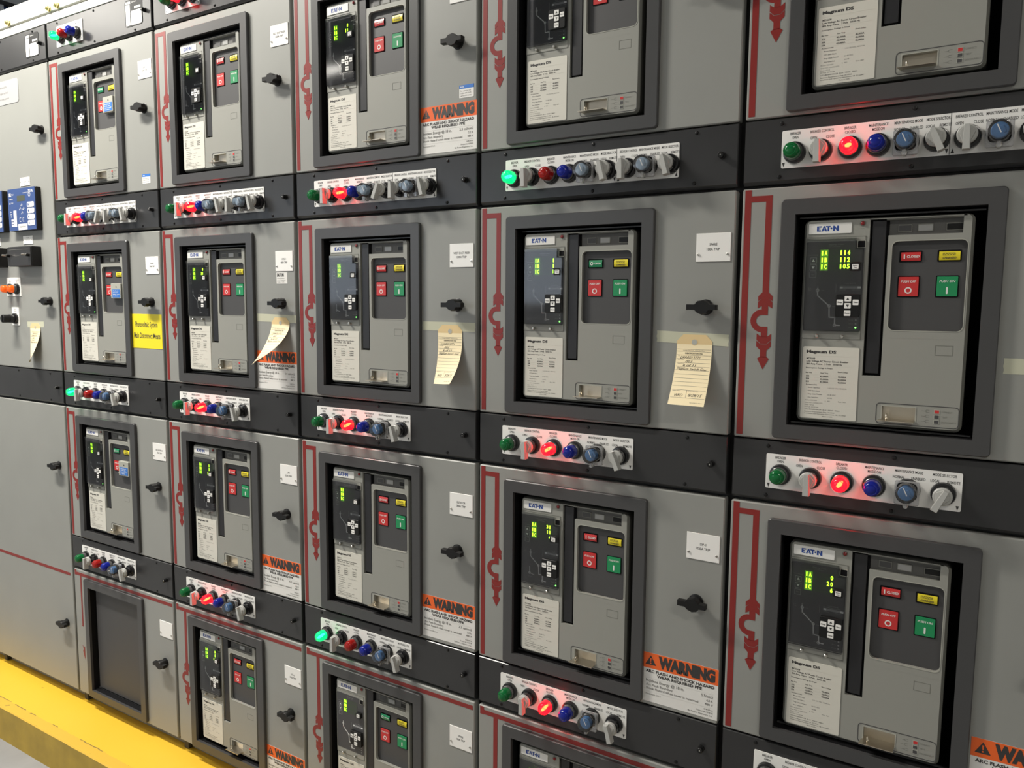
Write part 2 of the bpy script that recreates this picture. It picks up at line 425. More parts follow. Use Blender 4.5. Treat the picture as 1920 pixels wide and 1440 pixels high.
def mimic_mesh(kind):
    def f():
        m = MB('mimic_red')
        if kind == 'mid':
            m.box(-64, -53, -0.5, 0.02, 20.5, -412)
            m.box(-53, -16.9, -0.5, 0.02, 9.5, -0.7); arrow_polys(m, -0.7)
        elif kind == 'top':
            m.box(-64, -53, -0.5, 0.02, 11, -412)
            m.box(-53, -16.9, -0.5, 0.02, 11, 0.5); arrow_polys(m, 0.5)
        elif kind == 'low':
            m.box(-64, -54, -0.5, 0.02, 20.5, 2); m.box(-54, 474, -0.5, 0.02, 13, 3); arrow_polys(m, 3)
        elif kind == 'blank':
            m.box(-64, -54, -0.5, 0.02, 20.5, 2); m.box(-54, 474, -0.5, 0.02, 13, 3); m.box(-33, -25, -0.5, 0.02, 3, -172)
            m.poly([(-33, -172), (-25, -172), (-27, -176), (-38, -174)], -0.5, 0.02)
            m.poly([(-38, -243), (-31, -250), (-24, -246), (-24, -292), (-29, -284), (-33, -272), (-36, -262), (-31, -258)], -0.5, 0.02)
        elif kind == 'line':
            m.box(-66, 466, -0.5, 0.02, 1, -9)
        return m
    return f

PLATES = {(1, 0): ('LHP-1', '600A TRIP'), (1, 1): ('PV-PH', '700A TRIP'), (1, 2): ('RECORDER-01', '700A TRIP'), (1, 3): ('', ''),
          (2, 0): ('EAST DUCT RISER', '1200A TRIP'), (2, 1): ('RTU-1', '400A TRIP'), (2, 2): ('LP5', '225A TRIP'), (2, 3): ('RTU-2', '400A TRIP'),
          (3, 0): ('RTU-5', '400A TRIP'), (3, 1): ('WEST DUCT RISER', '1200A TRIP'), (3, 2): ('ELEVATOR', '300A TRIP'), (3, 3): ('SPARE', '100A TRIP'),
          (4, 1): ('SPARE', '100A TRIP'), (4, 2): ('DP-1', '1020A TRIP')}
DESC = {(1, 0): 'blank-looking nameplate and small blue-topped sticker', (1, 1): 'yellow photovoltaic sign', (1, 2): 'nameplate above latch and no sticker', (1, 3): 'no breaker, only a dark blank window panel',
        (2, 0): 'EAST DUCT RISER nameplate', (2, 1): 'curled tag hanging over a warning label', (2, 2): 'small nameplate and warning label', (2, 3): 'red line along its top edge',
        (3, 0): 'warning label and small sticker', (3, 1): 'WEST DUCT RISER nameplate', (3, 2): 'ELEVATOR nameplate', (3, 3): 'SPARE nameplate under a red line',
        (4, 0): 'plain door side, cut by the frame top', (4, 1): 'SPARE nameplate and taped tag', (4, 2): 'DP nameplate and warning label', (4, 3): 'red line on top, mostly below frame',
        (5, 0): 'breaker window cut by the frame top', (5, 1): 'large window and tape end', (5, 2): 'large window and cut-off warning label'}

def compartment(c, r):
    t = thing('breaker_compartment', c, r, f'grey breaker compartment, {DESC[c, r]}, {where(c, r)}', 'compartment', 'breaker compartments of the switchgear', at=(209, 20, -417))
    base = (-209, -20, 417)
    blank = (c, r) == (1, 3)
    d = part('door', t, 'door', door_mesh(), base)
    part('window_bezel', d, 'bezel', bezel_mesh)
    part('door_latch', d, 'latch', latch_mesh, (430.5, 0, -184.5))
    if (c, r) in PLATES:
        part('nameplate', d, ('np', PLATES[c, r]), nameplate_mesh(*PLATES[c, r]))
    k = 'blank' if blank else 'low' if r == 3 else 'top' if r == 0 and c in (1, 2) else 'mid'
    part('mimic_line', d, ('mimic', k), mimic_mesh(k), label='red painted line with barbed arrow breaker symbol')
    part('window_liner', t, 'liner', liner_mesh, base)
    if blank:
        part('blanking_panel', t, 'blankp', lambda: MB('charcoal').plate(OPEN[0] + 12, OPEN[1] + 2, OPEN[2] + 8, OPEN[3] - 6, 12, 16, r=2, c=1), base, label='dark grey blank panel filling the window')
    return t

# ---------------- drawout circuit breaker
def housing_mesh():
    m = MB('housing_grey', 'housing_light', 'housing_edge', 'charcoal', 'handle_dark', 'void_black', 'housing_dark')
    F, B = 3.0, 15.0
    x0, x1, z0, z1 = 37.5, 288.0, -379.0, -36.0
    # body behind the face
    O = rrect(x0, x1, z0, z1, 10, 4)
    m.loft([(O, B - 0.2), (O, 60)], 'housing_edge')
    m.quad(140, x1 - 6, z0 + 6, z1 - 2, B - 0.3, 'charcoal')
    # bevelled skirt
    i = 4.0
    m.loft([(rrect(x0 + i, x1 - i, z0 + i, z1 - 2.0, 7, 4), F), (O, F + 4.5), (O, B)], 'housing_edge', False, False)
    xa, xb, za, zb = x0 + i, x1 - i, z0 + i, z1 - 2.0
    R = 7; A = [(xa + R - R * cos(radians(t)), zb - R + R * sin(radians(t))) for t in (0, 22, 45, 68, 90)]
    Bm = [(xa + R - R * sin(radians(t)), za + R - R * cos(radians(t))) for t in (0, 22, 45, 68, 90)]
    m.poly(A + [(140, zb), (140, za)] + Bm, F, B, 'housing_grey')
    # bottom right with the shutter opening
    Cc = [(xb - R + R * sin(radians(t)), za + R - R * cos(radians(t))) for t in (0, 22, 45, 68, 90)]
    m.box(140, 173, F, B, za, -295, 'housing_grey'); m.box(173, 222, F, B, za, -366, 'housing_grey'); m.box(173, 222, F, B, -343.5, -295, 'housing_grey')
    m.poly([(222, za)] + Cc + [(xb, -295), (222, -295)], F, B, 'housing_grey')
    # right raised face around the button recess
    m.ring((168, xb, -232, -66), (174.5, 280.5, -219, -76), F - 0.02, B, ro=0.01, ri=9, m='housing_grey', seg=5)
    m.box(168, xb, F - 0.02, B, -296, -231.9, 'housing_grey')
    m.ring((173.3, 281.7, -220.2, -74.8), (174.6, 280.4, -218.9, -76.1), F - 0.5, F + 0.4, ro=10, ri=9, m='housing_light', seg=5)
    # top bar and right post
    m.box(139, xb - 7, F, B, -39.5, zb, 'housing_grey')
    D = [(xb - R + R * cos(radians(t)), zb - R + R * sin(radians(t))) for t in (0, 22, 45, 68, 90)]
    m.poly([(272.5, -67), (xb, -67)] + D + [(272.5, zb)], F, B, 'housing_grey')
    # slot and the charging handle in it
    m.box(140.2, 167.8, 11, 14.5, -294.8, -39.6, 'void_black')
    m.plate(143.5, 164, -291, -42, 5.5, 12, r=1, c=0.6, m='handle_dark')
    # top recess floor and its small windows
    m.box(168.2, 272.3, 12.5, 14.4, -65.8, -39.7, 'housing_dark')
    m.box(164, 272.5, F + 2, 14, -41.5, -39.4, 'housing_edge')
    for xa_, xb_, mm in ((182, 200, 'charcoal'), (210, 230, 'window_clear'), (250, 272, 'black')):
        m.plate(xa_ - 1, xb_ + 1, -61, -49, 11.4, 13, r=1, m='housing_edge'); m.plate(xa_, xb_, -59.8, -50.4, 11.2, 13, r=0.8, m=mm)
    # small moulded square
    m.ring((244.5, 269.5, -257.5, -241.5), (245.3, 268.7, -256.7, -242.3), F - 0.25, F + 0.1, m='housing_edge')
    return m
def logo_mesh():
    m = MB('white_label', 'logo_blue')
    m.plate(45, 112.3, -59.8, -42.6, 1.6, 3.2, r=1.2)
    y = 1.45; z0, z1 = -55.6, -47.0
    def p(pts): m.poly([(58.0 + x, z0 + z * (z1 - z0)) for x, z in pts], y, m='logo_blue')
    p([(0, 0), (6.5, 0), (6.2, .26), (2.9, .26), (2.9, 1), (0, 1)]); p([(2.8, .40), (5.6, .40), (5.4, .62), (2.8, .62)]); p([(2.8, .76), (7.6, .76), (7.6, 1), (2.8, 1)])
    p([(7.2, 0), (9.7, 0), (10.4, .20), (13.0, .20), (13.7, 0), (16.2, 0), (12.8, 1), (10.6, 1)])
    m.poly([(58.0 + 10.9, z0 + .36 * (z1 - z0)), (58.0 + 12.5, z0 + .36 * (z1 - z0)), (58.0 + 11.7, z0 + .66 * (z1 - z0))], y - .1, m='white_label')
    p([(13.9, 1), (21.6, 1), (21.6, .77), (19.6, .77), (19.6, 0), (16.9, 0), (16.9, .77), (14.7, .77)])
    m.poly(circ(58.0 + 22.9, z0 + .5 * (z1 - z0), 1.55, 12), y, m='logo_blue')
    p([(25.4, 0), (28.4, 0), (28.4, .58), (31.6, 0), (34.4, 0), (34.4, 1), (31.4, 1), (31.4, .44), (28.2, 1), (25.4, 1)])
    return m
def trip_mesh(var):
    def f():
        m = MB('housing_grey', 'lcd_face', 'print_white', 'print_grey', 'black', 'screw_metal', 'led_dot', 'housing_light', 'ink', 'void_black', 'housing_edge')
        m.ring((40.6, 135.0, -236.2, -65.2), (41.4, 134.2, -235.4, -66.0), 2.2, 3.2, m='housing_edge')
        m.plate(41.6, 134, -235.2, -66.2, 2.4, 3.3, r=1.5, m='housing_grey')
        m.plate(42.6, 133.6, -222.4, -72.8, 1.9, 3, r=2.5, m='lcd_face')
        y = 1.75; W = 'print_white'; G = 'print_grey'
        m.text('Digitrip 1150+', 78, 102, -77.2, 1.9, y, G); m.text('FAULT RECORDER', 79, 97, -81.2, 1.0, y, G)
        # small window keys at the side
        m.text('View Settings', 46.5, 62, -94.0, 1.3, y, G)
        for k, zc in enumerate((-104, -115.8, -127.6)):
            m.ring((49.3, 60, zc - 5, zc + 5), (50.0, 59.3, zc - 4.3, zc + 4.3), y - .1, y + .1, ro=1, ri=.6, m=G)
            if k == 0: m.poly([(52, zc - 2), (57.3, zc - 2), (54.6, zc + 2.4)], y, m=W)
            if k == 1: m.poly([(52, zc + 2), (57.3, zc + 2), (54.6, zc - 2.4)], y, m=W)
            if k == 2: m.text('Test', 52, 57.5, zc + 1, 1.8, y, G)
        # time current curve
        pts = [(63.4, -148.5), (63.5, -154.3), (64.0, -163.0), (83.2, -180.4), (84.0, -199.4), (93.1, -199.6), (93.1, -212.6), (100.8, -212.8)]
        m.line(pts, 1.9, y, W)
        for x, z in ((63.5, -154.3), (83.2, -180.4), (93.1, -212.6)): m.circle_line(x, z, 2.2, 1.0, y - .08, W)
        m.poly([(62.2, -150), (64.8, -150), (63.5, -146.6)], y, m=W)
        m.text('Long', 69, 74, -153.5, 1.2, y, G); m.text('Short', 88, 93.5, -180.5, 1.2, y, G); m.text('Inst', 85.5, 88.5, -211.2, 1.2, y, G)
        m.text('% Ir', 48, 53, -149.5, 1.5, y, G); m.text('Time', 48, 53, -152.6, 1.5, y, G)
        if var == 'ground':
            m.line([(61.5, -186), (61.5, -200), (73, -203)], 1.25, y, W); m.circle_line(61.5, -200.0, 2.2, 1.0, y - .08, W); m.text('GROUND', 58, 68, -207, 1.6, y, G)
        # bar graph
        m.text('Load 800 A', 106, 123, -141.8, 1.7, y, G)
        m.box(98.5, 131.5, y - .1, y + .1, -151.6, -147.6, G); m.box(98.8, 103.2, y - .2, y, -151.2, -148.0, W); m.box(126, 131.2, y - .2, y, -151.2, -148.0, W)
        m.line([(98.5, -145.8), (127, -145.8)], .5, y, G); m.text('Normal', 98.5, 108, -152.8, 1.3, y, G); m.text('Cause of Trip', 117, 130, -152.8, 1.3, y, G)
        m.line([(92.6, -144), (92.6, -157)], .5, y, G)
        # status lights
        for k, zc in enumerate((-203.4, -209.8, -216.2)):
            m.poly(circ(125.9, zc, 1.5, 8), y, m='led_dot' if (k == 2 and var != 'nodot') else G); m.text(('Unit', 'Alarm', 'Status')[k], 115, 122, zc + .8, 1.3, y, G)
        # lock hole of the cover
        m.plate(122.3, 135, -84.8, -72.4, 0.8, 2.3, r=1, m='housing_light'); m.plate(123.4, 134.2, -84.0, -73.4, 0.6, 2.3, r=1, m='void_black')
        for x in (66.6, 106.9):
            m.lathe(x, -231.2, [(2.0, -5.5), (2.8, -4.6), (2.8, 2.5)], 12, 'screw_metal')
        return m
    return f
def keypad_mesh():
    m = MB('black', 'plate_white', 'ink')
    m.plate(94.2, 131.4, -199, -160.8, -5.0, 2.2, r=3, c=.5)
    def key(x, z, t, wd=10.0, h=9.0):
        m.plate(x - wd / 2, x + wd / 2, z - h / 2, z + h / 2, -6.0, -4.8, r=1, m='plate_white')
        if t == 'u': m.poly([(x - 2.4, z - 2), (x + 2.4, z - 2), (x, z + 2.4)], -6.15, m='ink')
        elif t == 'd': m.poly([(x - 2.4, z + 2), (x + 2.4, z + 2), (x, z - 2.4)], -6.15, m='ink')
        else: m.ctext(t, x, 7.4, z + 1.2, 2.2, -6.15, 'ink', 0.03)
    key(113.2, -168.3, 'u'); key(113.2, -179.9, 'd'); key(101, -174.2, 'Step'); key(125.4, -174.2, 'View', 9.0); key(113.2, -192.2, 'Reset')
    return m
def battery_mesh():
    m = MB('black', 'plate_white', 'ink')
    m.plate(113, 129.6, -122.4, -108.4, -4.8, 2.2, r=2, c=.5)
    m.plate(117.3, 127, -119.6, -111.4, -5.8, -4.6, r=1, m='plate_white'); m.ctext('Battery', 122.1, 7, -112.7, 1.8, -5.95, 'ink', .02); m.ctext('Test', 122.1, 5, -116.0, 1.8, -5.95, 'ink', .02)
    return m
def display_mesh(vals):
    def f():
        m = MB('led_glow', 'led_green', 'led_dim')
        m.quad(65.5, 78.0, -121, -86.5, 1.60, 'led_glow'); m.quad(78.0, 113.2, -121, -86.5, 1.60, 'led_dim')
        def ch(t, xc, zt, mm='led_green', y=1.45):
            wd = 2.0 if t == '1' else 4.2
            m.text(t, xc - wd / 2, xc + wd / 2, zt, 7.2, y, mm, 0.03)
        for k, v in enumerate(vals):
            zt = -88.4 - k * 11.2
            ch('1', 68.6, zt); ch('ABC'[k], 74.4, zt)
            for q, t in enumerate(reversed(v)): ch(t, 110.0 - 5.9 * q, zt)
            for q in range(6 - len(v)): ch('8', 80.5 + q * 5.9, zt, 'lcd_face', 1.5)
        return m
    return f
def cover_mesh():
    m = MB('clear_cover')
    # clear hinged cover stands proud of the unit and is cut back round the lock and the bottom keys
    P = [(43.5, -223), (132.5, -223), (132.5, -86.5), (121, -86.5), (121, -67.5), (43.5, -67.5)]
    m.loft([([(x + (1 if x < 90 else -1), z + (1 if z < -150 else -1)) for x, z in P], -4.0), (P, -3.0), (P, 1.6)], 'clear_cover', True, False)
    return m
def rating_mesh(kind):
    def f():
        m = MB('rating_paper', 'ink', 'ink_grey')
        m.plate(44.7, 134, -373.2, -249.8, 2.0, 3.2, r=2.4)
        y = 1.85; T = m.text; G = 'ink_grey'
        T('Magnum DS', 50.6, 98.5, -255.8, 4.6, y, 'ink', 0.055)
        m.line([(51, -265.4), (130, -265.2)], .35, y)
        T('MDS608' if kind else 'MDS616', 51, 65, -268.6, 2.9, y, 'ink', .015)
        T('Low Voltage AC Power Circuit Breaker', 51, 118, -273.1, 2.9, y, 'ink', .015)
        T('800 Amp Frame   3 Pole   50/60 Hz' if kind else '1600 Amp Frame   3 Pole   50/60 Hz', 51, 108.5, -277.9, 2.7, y, 'ink', .015)
        m.line([(51, -282.8), (130, -282.3)], .35, y)
        T('Interruption Ratings in Amps', 50.6, 93.5, -284.8, 2.3, y, 'ink', .01)
        T('Max Volts', 50.6, 61, -293.3, 2.1, y, 'ink', .01); T('Inst Trip', 75, 87, -293.3, 2.1, y, 'ink', .01); T('Short Delay', 102, 118, -290.6, 2.1, y, 'ink', .01)
        for k, (v, aa, bb) in enumerate((('635', '42,000A', '42,000A'), ('508', '42,000A', '42,000A'), ('254', '42,000A', '42,000A'))):
            z = -299.0 - 4.8 * k
            m.line([(50.8, z + 1.2), (117, z + 1.5)], .35, y); T(v, 51.2, 56.6, z, 2.5, y, 'ink', .02); T(aa, 74, 88, z, 2.5, y, 'ink', .02); T(bb, 102.5, 116, z + .3, 2.5, y, 'ink', .02)
        m.line([(50.8, -312.6), (114, -312.4)], .35, y)
        T('Accessories', 51.5, 70, -313.9, 2.0, y, 'ink', .01)
        T('Motor Operator', 55.5, 75.5, -318.9, 2.0, y, G, .015); T('110-125 VAC 50/60 Hz', 88, 117.5, -318.7, 2.0, y, G)
        T('OTS Bell Alarm', 55.5, 75, -324.6, 2.0, y, G, .015); T('Trip Unit Power', 55.5, 79, -330.4, 2.0, y, G, .015); T('24-48 VDC', 87, 101, -330.4, 2.0, y, G)
        T('Aux Switches', 55.5, 73, -336.0, 2.0, y, G, .015); T('4A/4B', 87, 95, -336.0, 2.0, y, G)
        T('M.O.# 2221020', 51.5, 71, -341.2, 1.9, y, G); T('6  001', 84, 92, -341.2, 1.9, y, G); T('Rev. 001', 105, 117, -341.2, 1.9, y, G)
        T('Cust P.O. LVAR013771', 51.5, 80, -345.6, 1.8, y, G); T('Date 12/14', 51.5, 66, -349.4, 1.8, y, G); T('STYLE 2215146', 51.5, 74, -352.9, 1.8, y, G)
        T('CAT.# MDS6083WEA1234   SR UV   WBANT   SRMAN', 51.5, 108, -356.9, 1.9, y, G, .01)
        T('Enclosure Requirements Dwg. 2C13060', 51.5, 100, -361.0, 1.8, y, 'ink'); T('Installation and Operating Instructions  I.B. 2C12060', 51.5, 118, -364.2, 1.8, y, 'ink')
        T('Made in USA', 80.5, 97, -368.0, 1.7, y, 'ink')
        return m
    return f
def panel_mesh():
    m = MB('charcoal')
    m.plate(174.0, 281, -219.5, -75.5, 10, 14.6, r=9.5, m='charcoal', seg=5)
    return m
def rim(m, x0, x1, z0, z1, yf=9.3): m.ring((x0 - 1.3, x1 + 1.3, z0 - 1.3, z1 + 1.3), (x0, x1, z0, z1), yf, 10.2, ro=1.6, ri=1, m='void_black')
def push_mesh(off):
    def f():
        if off:
            m = MB('button_red', 'void_black', 'white_label'); x0, x1 = 185.8, 215.4
        else:
            m = MB('button_green', 'void_black', 'white_label'); x0, x1 = 240.5, 270.2
        z0, z1 = -164.3, -132.3; rim(m, x0, x1, z0, z1)
        y = 8.0
        m.loft([(rrect(x0 + .5, x1 - .5, z0 + .5, z1 - .5, 1, 2), y), (rrect(x0 + .2, x1 - .2, z0 + .2, z1 - .2, 1, 2), 10.1)])
        xc = (x0 + x1) / 2
        m.ctext('PUSH OFF' if off else 'PUSH ON', xc, 22, -138.4, 3.4, y - .12, 'white_label', .02, .15)
        if off: m.circle_line(xc, -154.5, 4.3, 1.9, y - .12, 'white_label', 20)
        else: m.plate(xc - 1.4, xc + 1.4, -160.2, -149.2, y - .2, y, r=1.3, m='white_label')
        return m
    return f
def flag_mesh(kind):
    def f():
        if kind == 'charged': m = MB('flag_yellow', 'void_black', 'ink'); x0, x1 = 240.6, 271.4
        elif kind == 'closed': m = MB('button_red', 'void_black', 'white_label'); x0, x1 = 186.5, 216.6
        else: m = MB('flag_green', 'void_black', 'white_label'); x0, x1 = 186.5, 216.6
        z0, z1 = -108.2, -92.6; rim(m, x0, x1, z0, z1, 9.0)
        m.box(x0, x1, 9.6, 10.2, z0, z1, 'void_black')
        # the flag is a barrel seen through the slot
        xa, xb = x0 + 1.2, x1 - 0.6
        K = 7; pts = [(z0 + 1 + (z1 - z0 - 2) * k / K, 9.4 - 2.2 * sin(pi * (0.12 + 0.76 * k / K))) for k in range(K + 1)]
        base = len(m.v)
        for z, y in pts: m.v += [(xa, y, z), (xb, y, z)]
        for k in range(K): m.f.append((base + 2 * k, base + 2 * k + 1, base + 2 * k + 3, base + 2 * k + 2)); m.m.append(0)
        xc = (xa + xb) / 2; zc = (z0 + z1) / 2; y = 7.05
        if kind == 'charged':
            m.ring((xc - 9.5, xc + 7.5, zc + .6, zc + 4.6), (xc - 9, xc + 7, zc + 1, zc + 4.2), y, y + .1, m='ink')
            m.line([(xc - 8 + q * 1.9, zc + (1.5 if q % 2 else 3.8)) for q in range(9)], .5, y, 'ink'); m.ctext('CHARGED', xc, 19, zc - 1.6, 3.0, y, 'ink', .02, .15)
        elif kind == 'closed':
            m.box(xa + 4.0, xa + 5.8, y, y + .1, zc - 3.6, zc + 3.6, 'white_label'); m.text('CLOSED', xa + 8.5, xb - 2, zc + 1.9, 3.8, y, 'white_label', .03, .15)
        else:
            m.circle_line(xa + 6, zc, 2.7, 1.3, y, 'white_label'); m.text('OPEN', xa + 12, xb - 3, zc + 1.6, 3.2, y, 'white_label', .02)
        return m
    return f
def lockout_mesh():
    m = MB('housing_light', 'tag_blue', 'white_label', 'black')
    m.plate(226, 278, -174, -128, -2, 9, r=1.5, c=.8)
    m.box(221, 227, 0, 8, -150, -146); m.box(221, 227, 0, 8, -168, -164)
    m.lathe(255, -139, [(2, -2.6), (2, -1.5)], 10, 'black')
    m.plate(234, 274.5, -171, -146.5, -2.6, -1.8, r=.5, m='tag_blue')
    for k, wd in enumerate((30, 26, 34, 24)): m.text(('Padlock', 'Push On', 'Button cover', 'in place')[k], 238, 238 + wd, -149.5 - 5.2 * k, 2.8, -2.75, 'white_label', .02)
    return m
def rack_mesh():
    m = MB('housing_grey', 'charcoal', 'black', 'button_red', 'housing_light', 'housing_edge')
    m.ring((163.8, 284.0, -373.0, -338.4), (164.9, 282.9, -371.9, -339.5), 2.6, 3.4, ro=6, ri=5.2, m='charcoal', seg=3)
    m.ring((171.5, 223.5, -367.4, -342.2), (173, 222, -366, -343.6), 2.5, 3.2, m='housing_light')
    y = 2.85
    for k, (t, zc) in enumerate((('CONNECT', -347.6), ('TEST', -355.8), ('DISCONNECT', -364.0))):
        m.plate(248.6, 256.8, zc - 3.4, zc + 3.4, 2.5, 3.1, m='housing_light'); m.plate(249.6, 255.8, zc - 2.5, zc + 2.5, 2.3, 3.1, m='button_red' if k == 0 else 'charcoal')
        m.text(t, 259.5, 259.5 + len(t) * 2.1, zc + 1.4, 2.6, y, 'housing_edge')
        m.line([(231, zc), (236, zc), (238, zc + 2.0), (242, zc + 2.0)], .5, y, 'housing_edge'); m.line([(242, zc - 1.6), (238, zc - 1.6), (237, zc)], .5, y, 'housing_edge')
    return m
def shutter_mesh():
    m = MB('zinc')
    m.box(173, 222, 12, 13, -366, -343.6)
    # folded lip sticking out of the opening, with a padlock eye
    m.loft([([(168, -366.8), (221.5, -366.8), (221.5, -365.4), (168, -365.4)], -16), ([(172.6, -366.4), (221.8, -366.4), (221.8, -365.0), (172.6, -365.0)], 12)])
    m.tube([(181, -6 + 4.2 * cos(2 * pi * k / 14), -360.5 + 5.0 * sin(2 * pi * k / 14)) for k in range(15)], 1.1, n=6)
    return m
READ = {(5, 1): ('114', '112', '105'), (5, 2): ('0', '20', '6'), (4, 2): ('31', '11', '4'), (4, 1): ('1', '1', '1'), (3, 0): ('0', '11', '1'), (2, 1): ('0', '31', '1'),
        (2, 2): ('1', '1', '11'), (2, 3): ('0', '1', '11')}
OPENED = {(4, 1), (3, 3), (1, 0), (1, 2)}
LOCKED = {(1, 0), (1, 1), (1, 2)}
def breaker(c, r):
    st = 'green OPEN flag' if (c, r) in OPENED else 'red CLOSED flag'
    ex = ' and blue padlock plate' if (c, r) in LOCKED else ''
    t = thing('circuit_breaker', c, r, f'grey circuit breaker, {st}{ex}, {where(c, r)}', 'circuit breaker', 'circuit breakers in the compartment windows', at=(163, 60, -379))
    base = (-163, -60, 379)
    P = lambda n, k, f, par=t, loc=base, lab=None: part(n, par, k, f, loc, lab)
    P('housing', 'housing', housing_mesh)
    P('maker_label', 'logo', logo_mesh, lab='white label with blue lettering')
    P('reset_button', 'rb', lambda: MB('led_red_off', 'housing_edge').lathe(129, -45.2, [(1.5, -0.5), (3.2, 0.8), (3.2, 3.2)], 14).lathe(129, -45.2, [(4.4, 2.2), (4.4, 3.2)], 14, 'housing_edge').ctext('PUSH', 129, 6, -52.5, 1.4, 2.9, 'housing_edge'), lab='dark red round button')
    var = 'ground' if (c, r) in ((4, 2), (3, 1), (2, 0), (1, 0), (1, 1)) else 'nodot' if (c, r) in ((5, 2), (3, 3), (3, 2), (2, 2), (2, 3), (2, 1), (3, 0)) else 'plain'
    tu = P('trip_unit', ('trip', var), trip_mesh(var))
    z = (0, 0, 0)
    P('led_display', ('disp', READ.get((c, r), ('', '', ''))), display_mesh(READ.get((c, r), ('', '', ''))), tu, z, 'glowing green number display')
    P('keypad', 'keypad', keypad_mesh, tu, z)
    P('battery_test_button', 'battest', battery_mesh, tu, z)
    if (c, r) != (3, 3): P('clear_cover', 'cover', cover_mesh, tu, z)
    P('rating_label', ('rating', c in (2, 4, 5)), rating_mesh(c in (2, 4, 5)))
    bp = P('button_panel', 'bpanel', panel_mesh)
    P('push_off_button', 'pushoff', push_mesh(True), bp, z, 'red button with white ring')
    P('push_on_button', 'pushon', push_mesh(False), bp, z, 'green button with white bar')
    k = 'open' if (c, r) in OPENED else 'closed'
    P('contact_flag', ('flag', k), flag_mesh(k), bp, z)
    P('spring_flag', 'charged', flag_mesh('charged'), bp, z, 'yellow flag reading CHARGED')
    if (c, r) in LOCKED: P('padlock_plate', 'lockout', lockout_mesh, bp, z, 'grey and blue padlock plate over the green button')
    rk = P('racking_panel', 'rack', rack_mesh)
    P('shutter', 'shutter', shutter_mesh, rk, z, 'bare metal shutter with padlock eye')
    return t

# ---------------- control strips
def facep_mesh(z1=-420, z0=-529):
    def f():
        m = MB('strip_dark')
        R_ = lambda i, lo, hi: [(DX0 + i, lo), (DX1 - i, lo), (DX1 - i, hi), (DX0 + i, hi)]
        return m.loft([(R_(1.4, z0 + 5.5, z1 - 1.4), 0), (R_(0, z0 + 4, z1), 1.6), (R_(0, z0, z1), 6), (R_(0, z0, z1), 18)])
    return f
def legend_mesh(kind):
    def f():
        m = MB('plate_white', 'ink'); y = -1.75
        T = lambda st, cx, wd, zt, cap, y_: m.ctext(st, cx, wd, zt, cap, y_, 'ink', 0.012)
        def two(x, a_, b_, wa, wb, z=-445.6): T(a_, x, wa, z, 4.4, y); T(b_, x, wb, z - 6.6, 4.4, y)
        def sel(x, t, wt, l1, w1, l2, w2, d, z=-445.8): T(t, x, wt, z, 4.4, y); T(l1, x - d, w1, z - 10.2, 4.4, y); T(l2, x + d, w2, z - 10.2, 4.4, y)
        if kind == 6:
            m.plate(-8.5, 295, -504, -442, -1.6, 0, r=2.5)
            two(16, 'BREAKER', 'OPEN', 18.5, 11); sel(66, 'BREAKER CONTROL', 37, 'OPEN', 11, 'CLOSE', 13.5, 17.7)
            two(117, 'BREAKER', 'CLOSED', 18.5, 17); two(167.5, 'MAINTENANCE', 'MODE ON', 29, 20)
            sel(218.7, 'MAINTENANCE MODE', 41, 'NORMAL', 18, 'ENABLED', 20.5, 14.3); sel(270, 'MODE SELECTOR', 34, 'LOCAL', 13.5, 'REMOTE', 18, 13)
            tr = ((-3.4, -1), (290, -1))
        elif kind == 9:
            m.plate(-5, 371.5, -504.5, -441.8, -1.6, 0, r=2.5); m.box(246.4, 247.2, -1.9, -1.5, -504, -442, 'ink')
            two(17, 'BREAKER', 'OPEN', 17, 10); sel(59.5, 'BREAKER CONTROL', 37.5, 'OPEN', 10.5, 'CLOSE', 13, 13)
            two(103, 'BREAKER', 'CLOSED', 18, 16); two(145, 'MAINTENANCE', 'MODE ON', 28, 18)
            sel(188, 'MAINTENANCE MODE', 40, 'NORMAL', 16.5, 'ENABLED', 19, 11.7); sel(229.6, 'MODE SELECTOR', 32.5, 'LOCAL', 12.5, 'REMOTE', 16.5, 10.2)
            sel(271, 'BREAKER CONTROL', 36, 'OPEN', 10.5, 'CLOSE', 13, 12.6); sel(313, 'MAINTENANCE MODE', 40, 'NORMAL', 16.5, 'ENABLED', 19, 11.7); sel(353.5, 'MODE SELECTOR', 32, 'LOCAL', 12.5, 'REMOTE', 16.5, 10.2)
            tr = ((-1, -1), (243, -1), (251, 1), (367, 1))
        else:
            m.plate(-10.5, 135.5, -503, -440, -1.6, 0, r=1.5)
            two(20, 'BREAKER', 'OPEN', 18, 11); two(65, 'BREAKER', 'CLOSED', 18, 17); two(112, 'MAINTENANCE', 'MODE ON', 28, 19); tr = ((-6, -1), (131, -1))
        for x, s_ in tr:
            if s_ < 0: m.poly([(x - 2.4, -495), (x + 2.4, -495), (x, -502.5)], y, m='ink')
            else: m.poly([(x - 2.6, -502.5), (x + 2.6, -502.5), (x, -495)], y, m='ink')
        return m
    return f
def ring_mesh():
    m = MB('black_gloss', 'collar_metal')
    m.lathe(0, 0, [(15.6, -9.5), (17.6, -8.8), (18.6, -5.5), (18.6, -1.6)], 28, cap1=False)
    m.lathe(0, 0, [(13.9, -17), (14.8, -16.2), (14.8, -9)], 28, 'collar_metal', cap1=False)
    return m
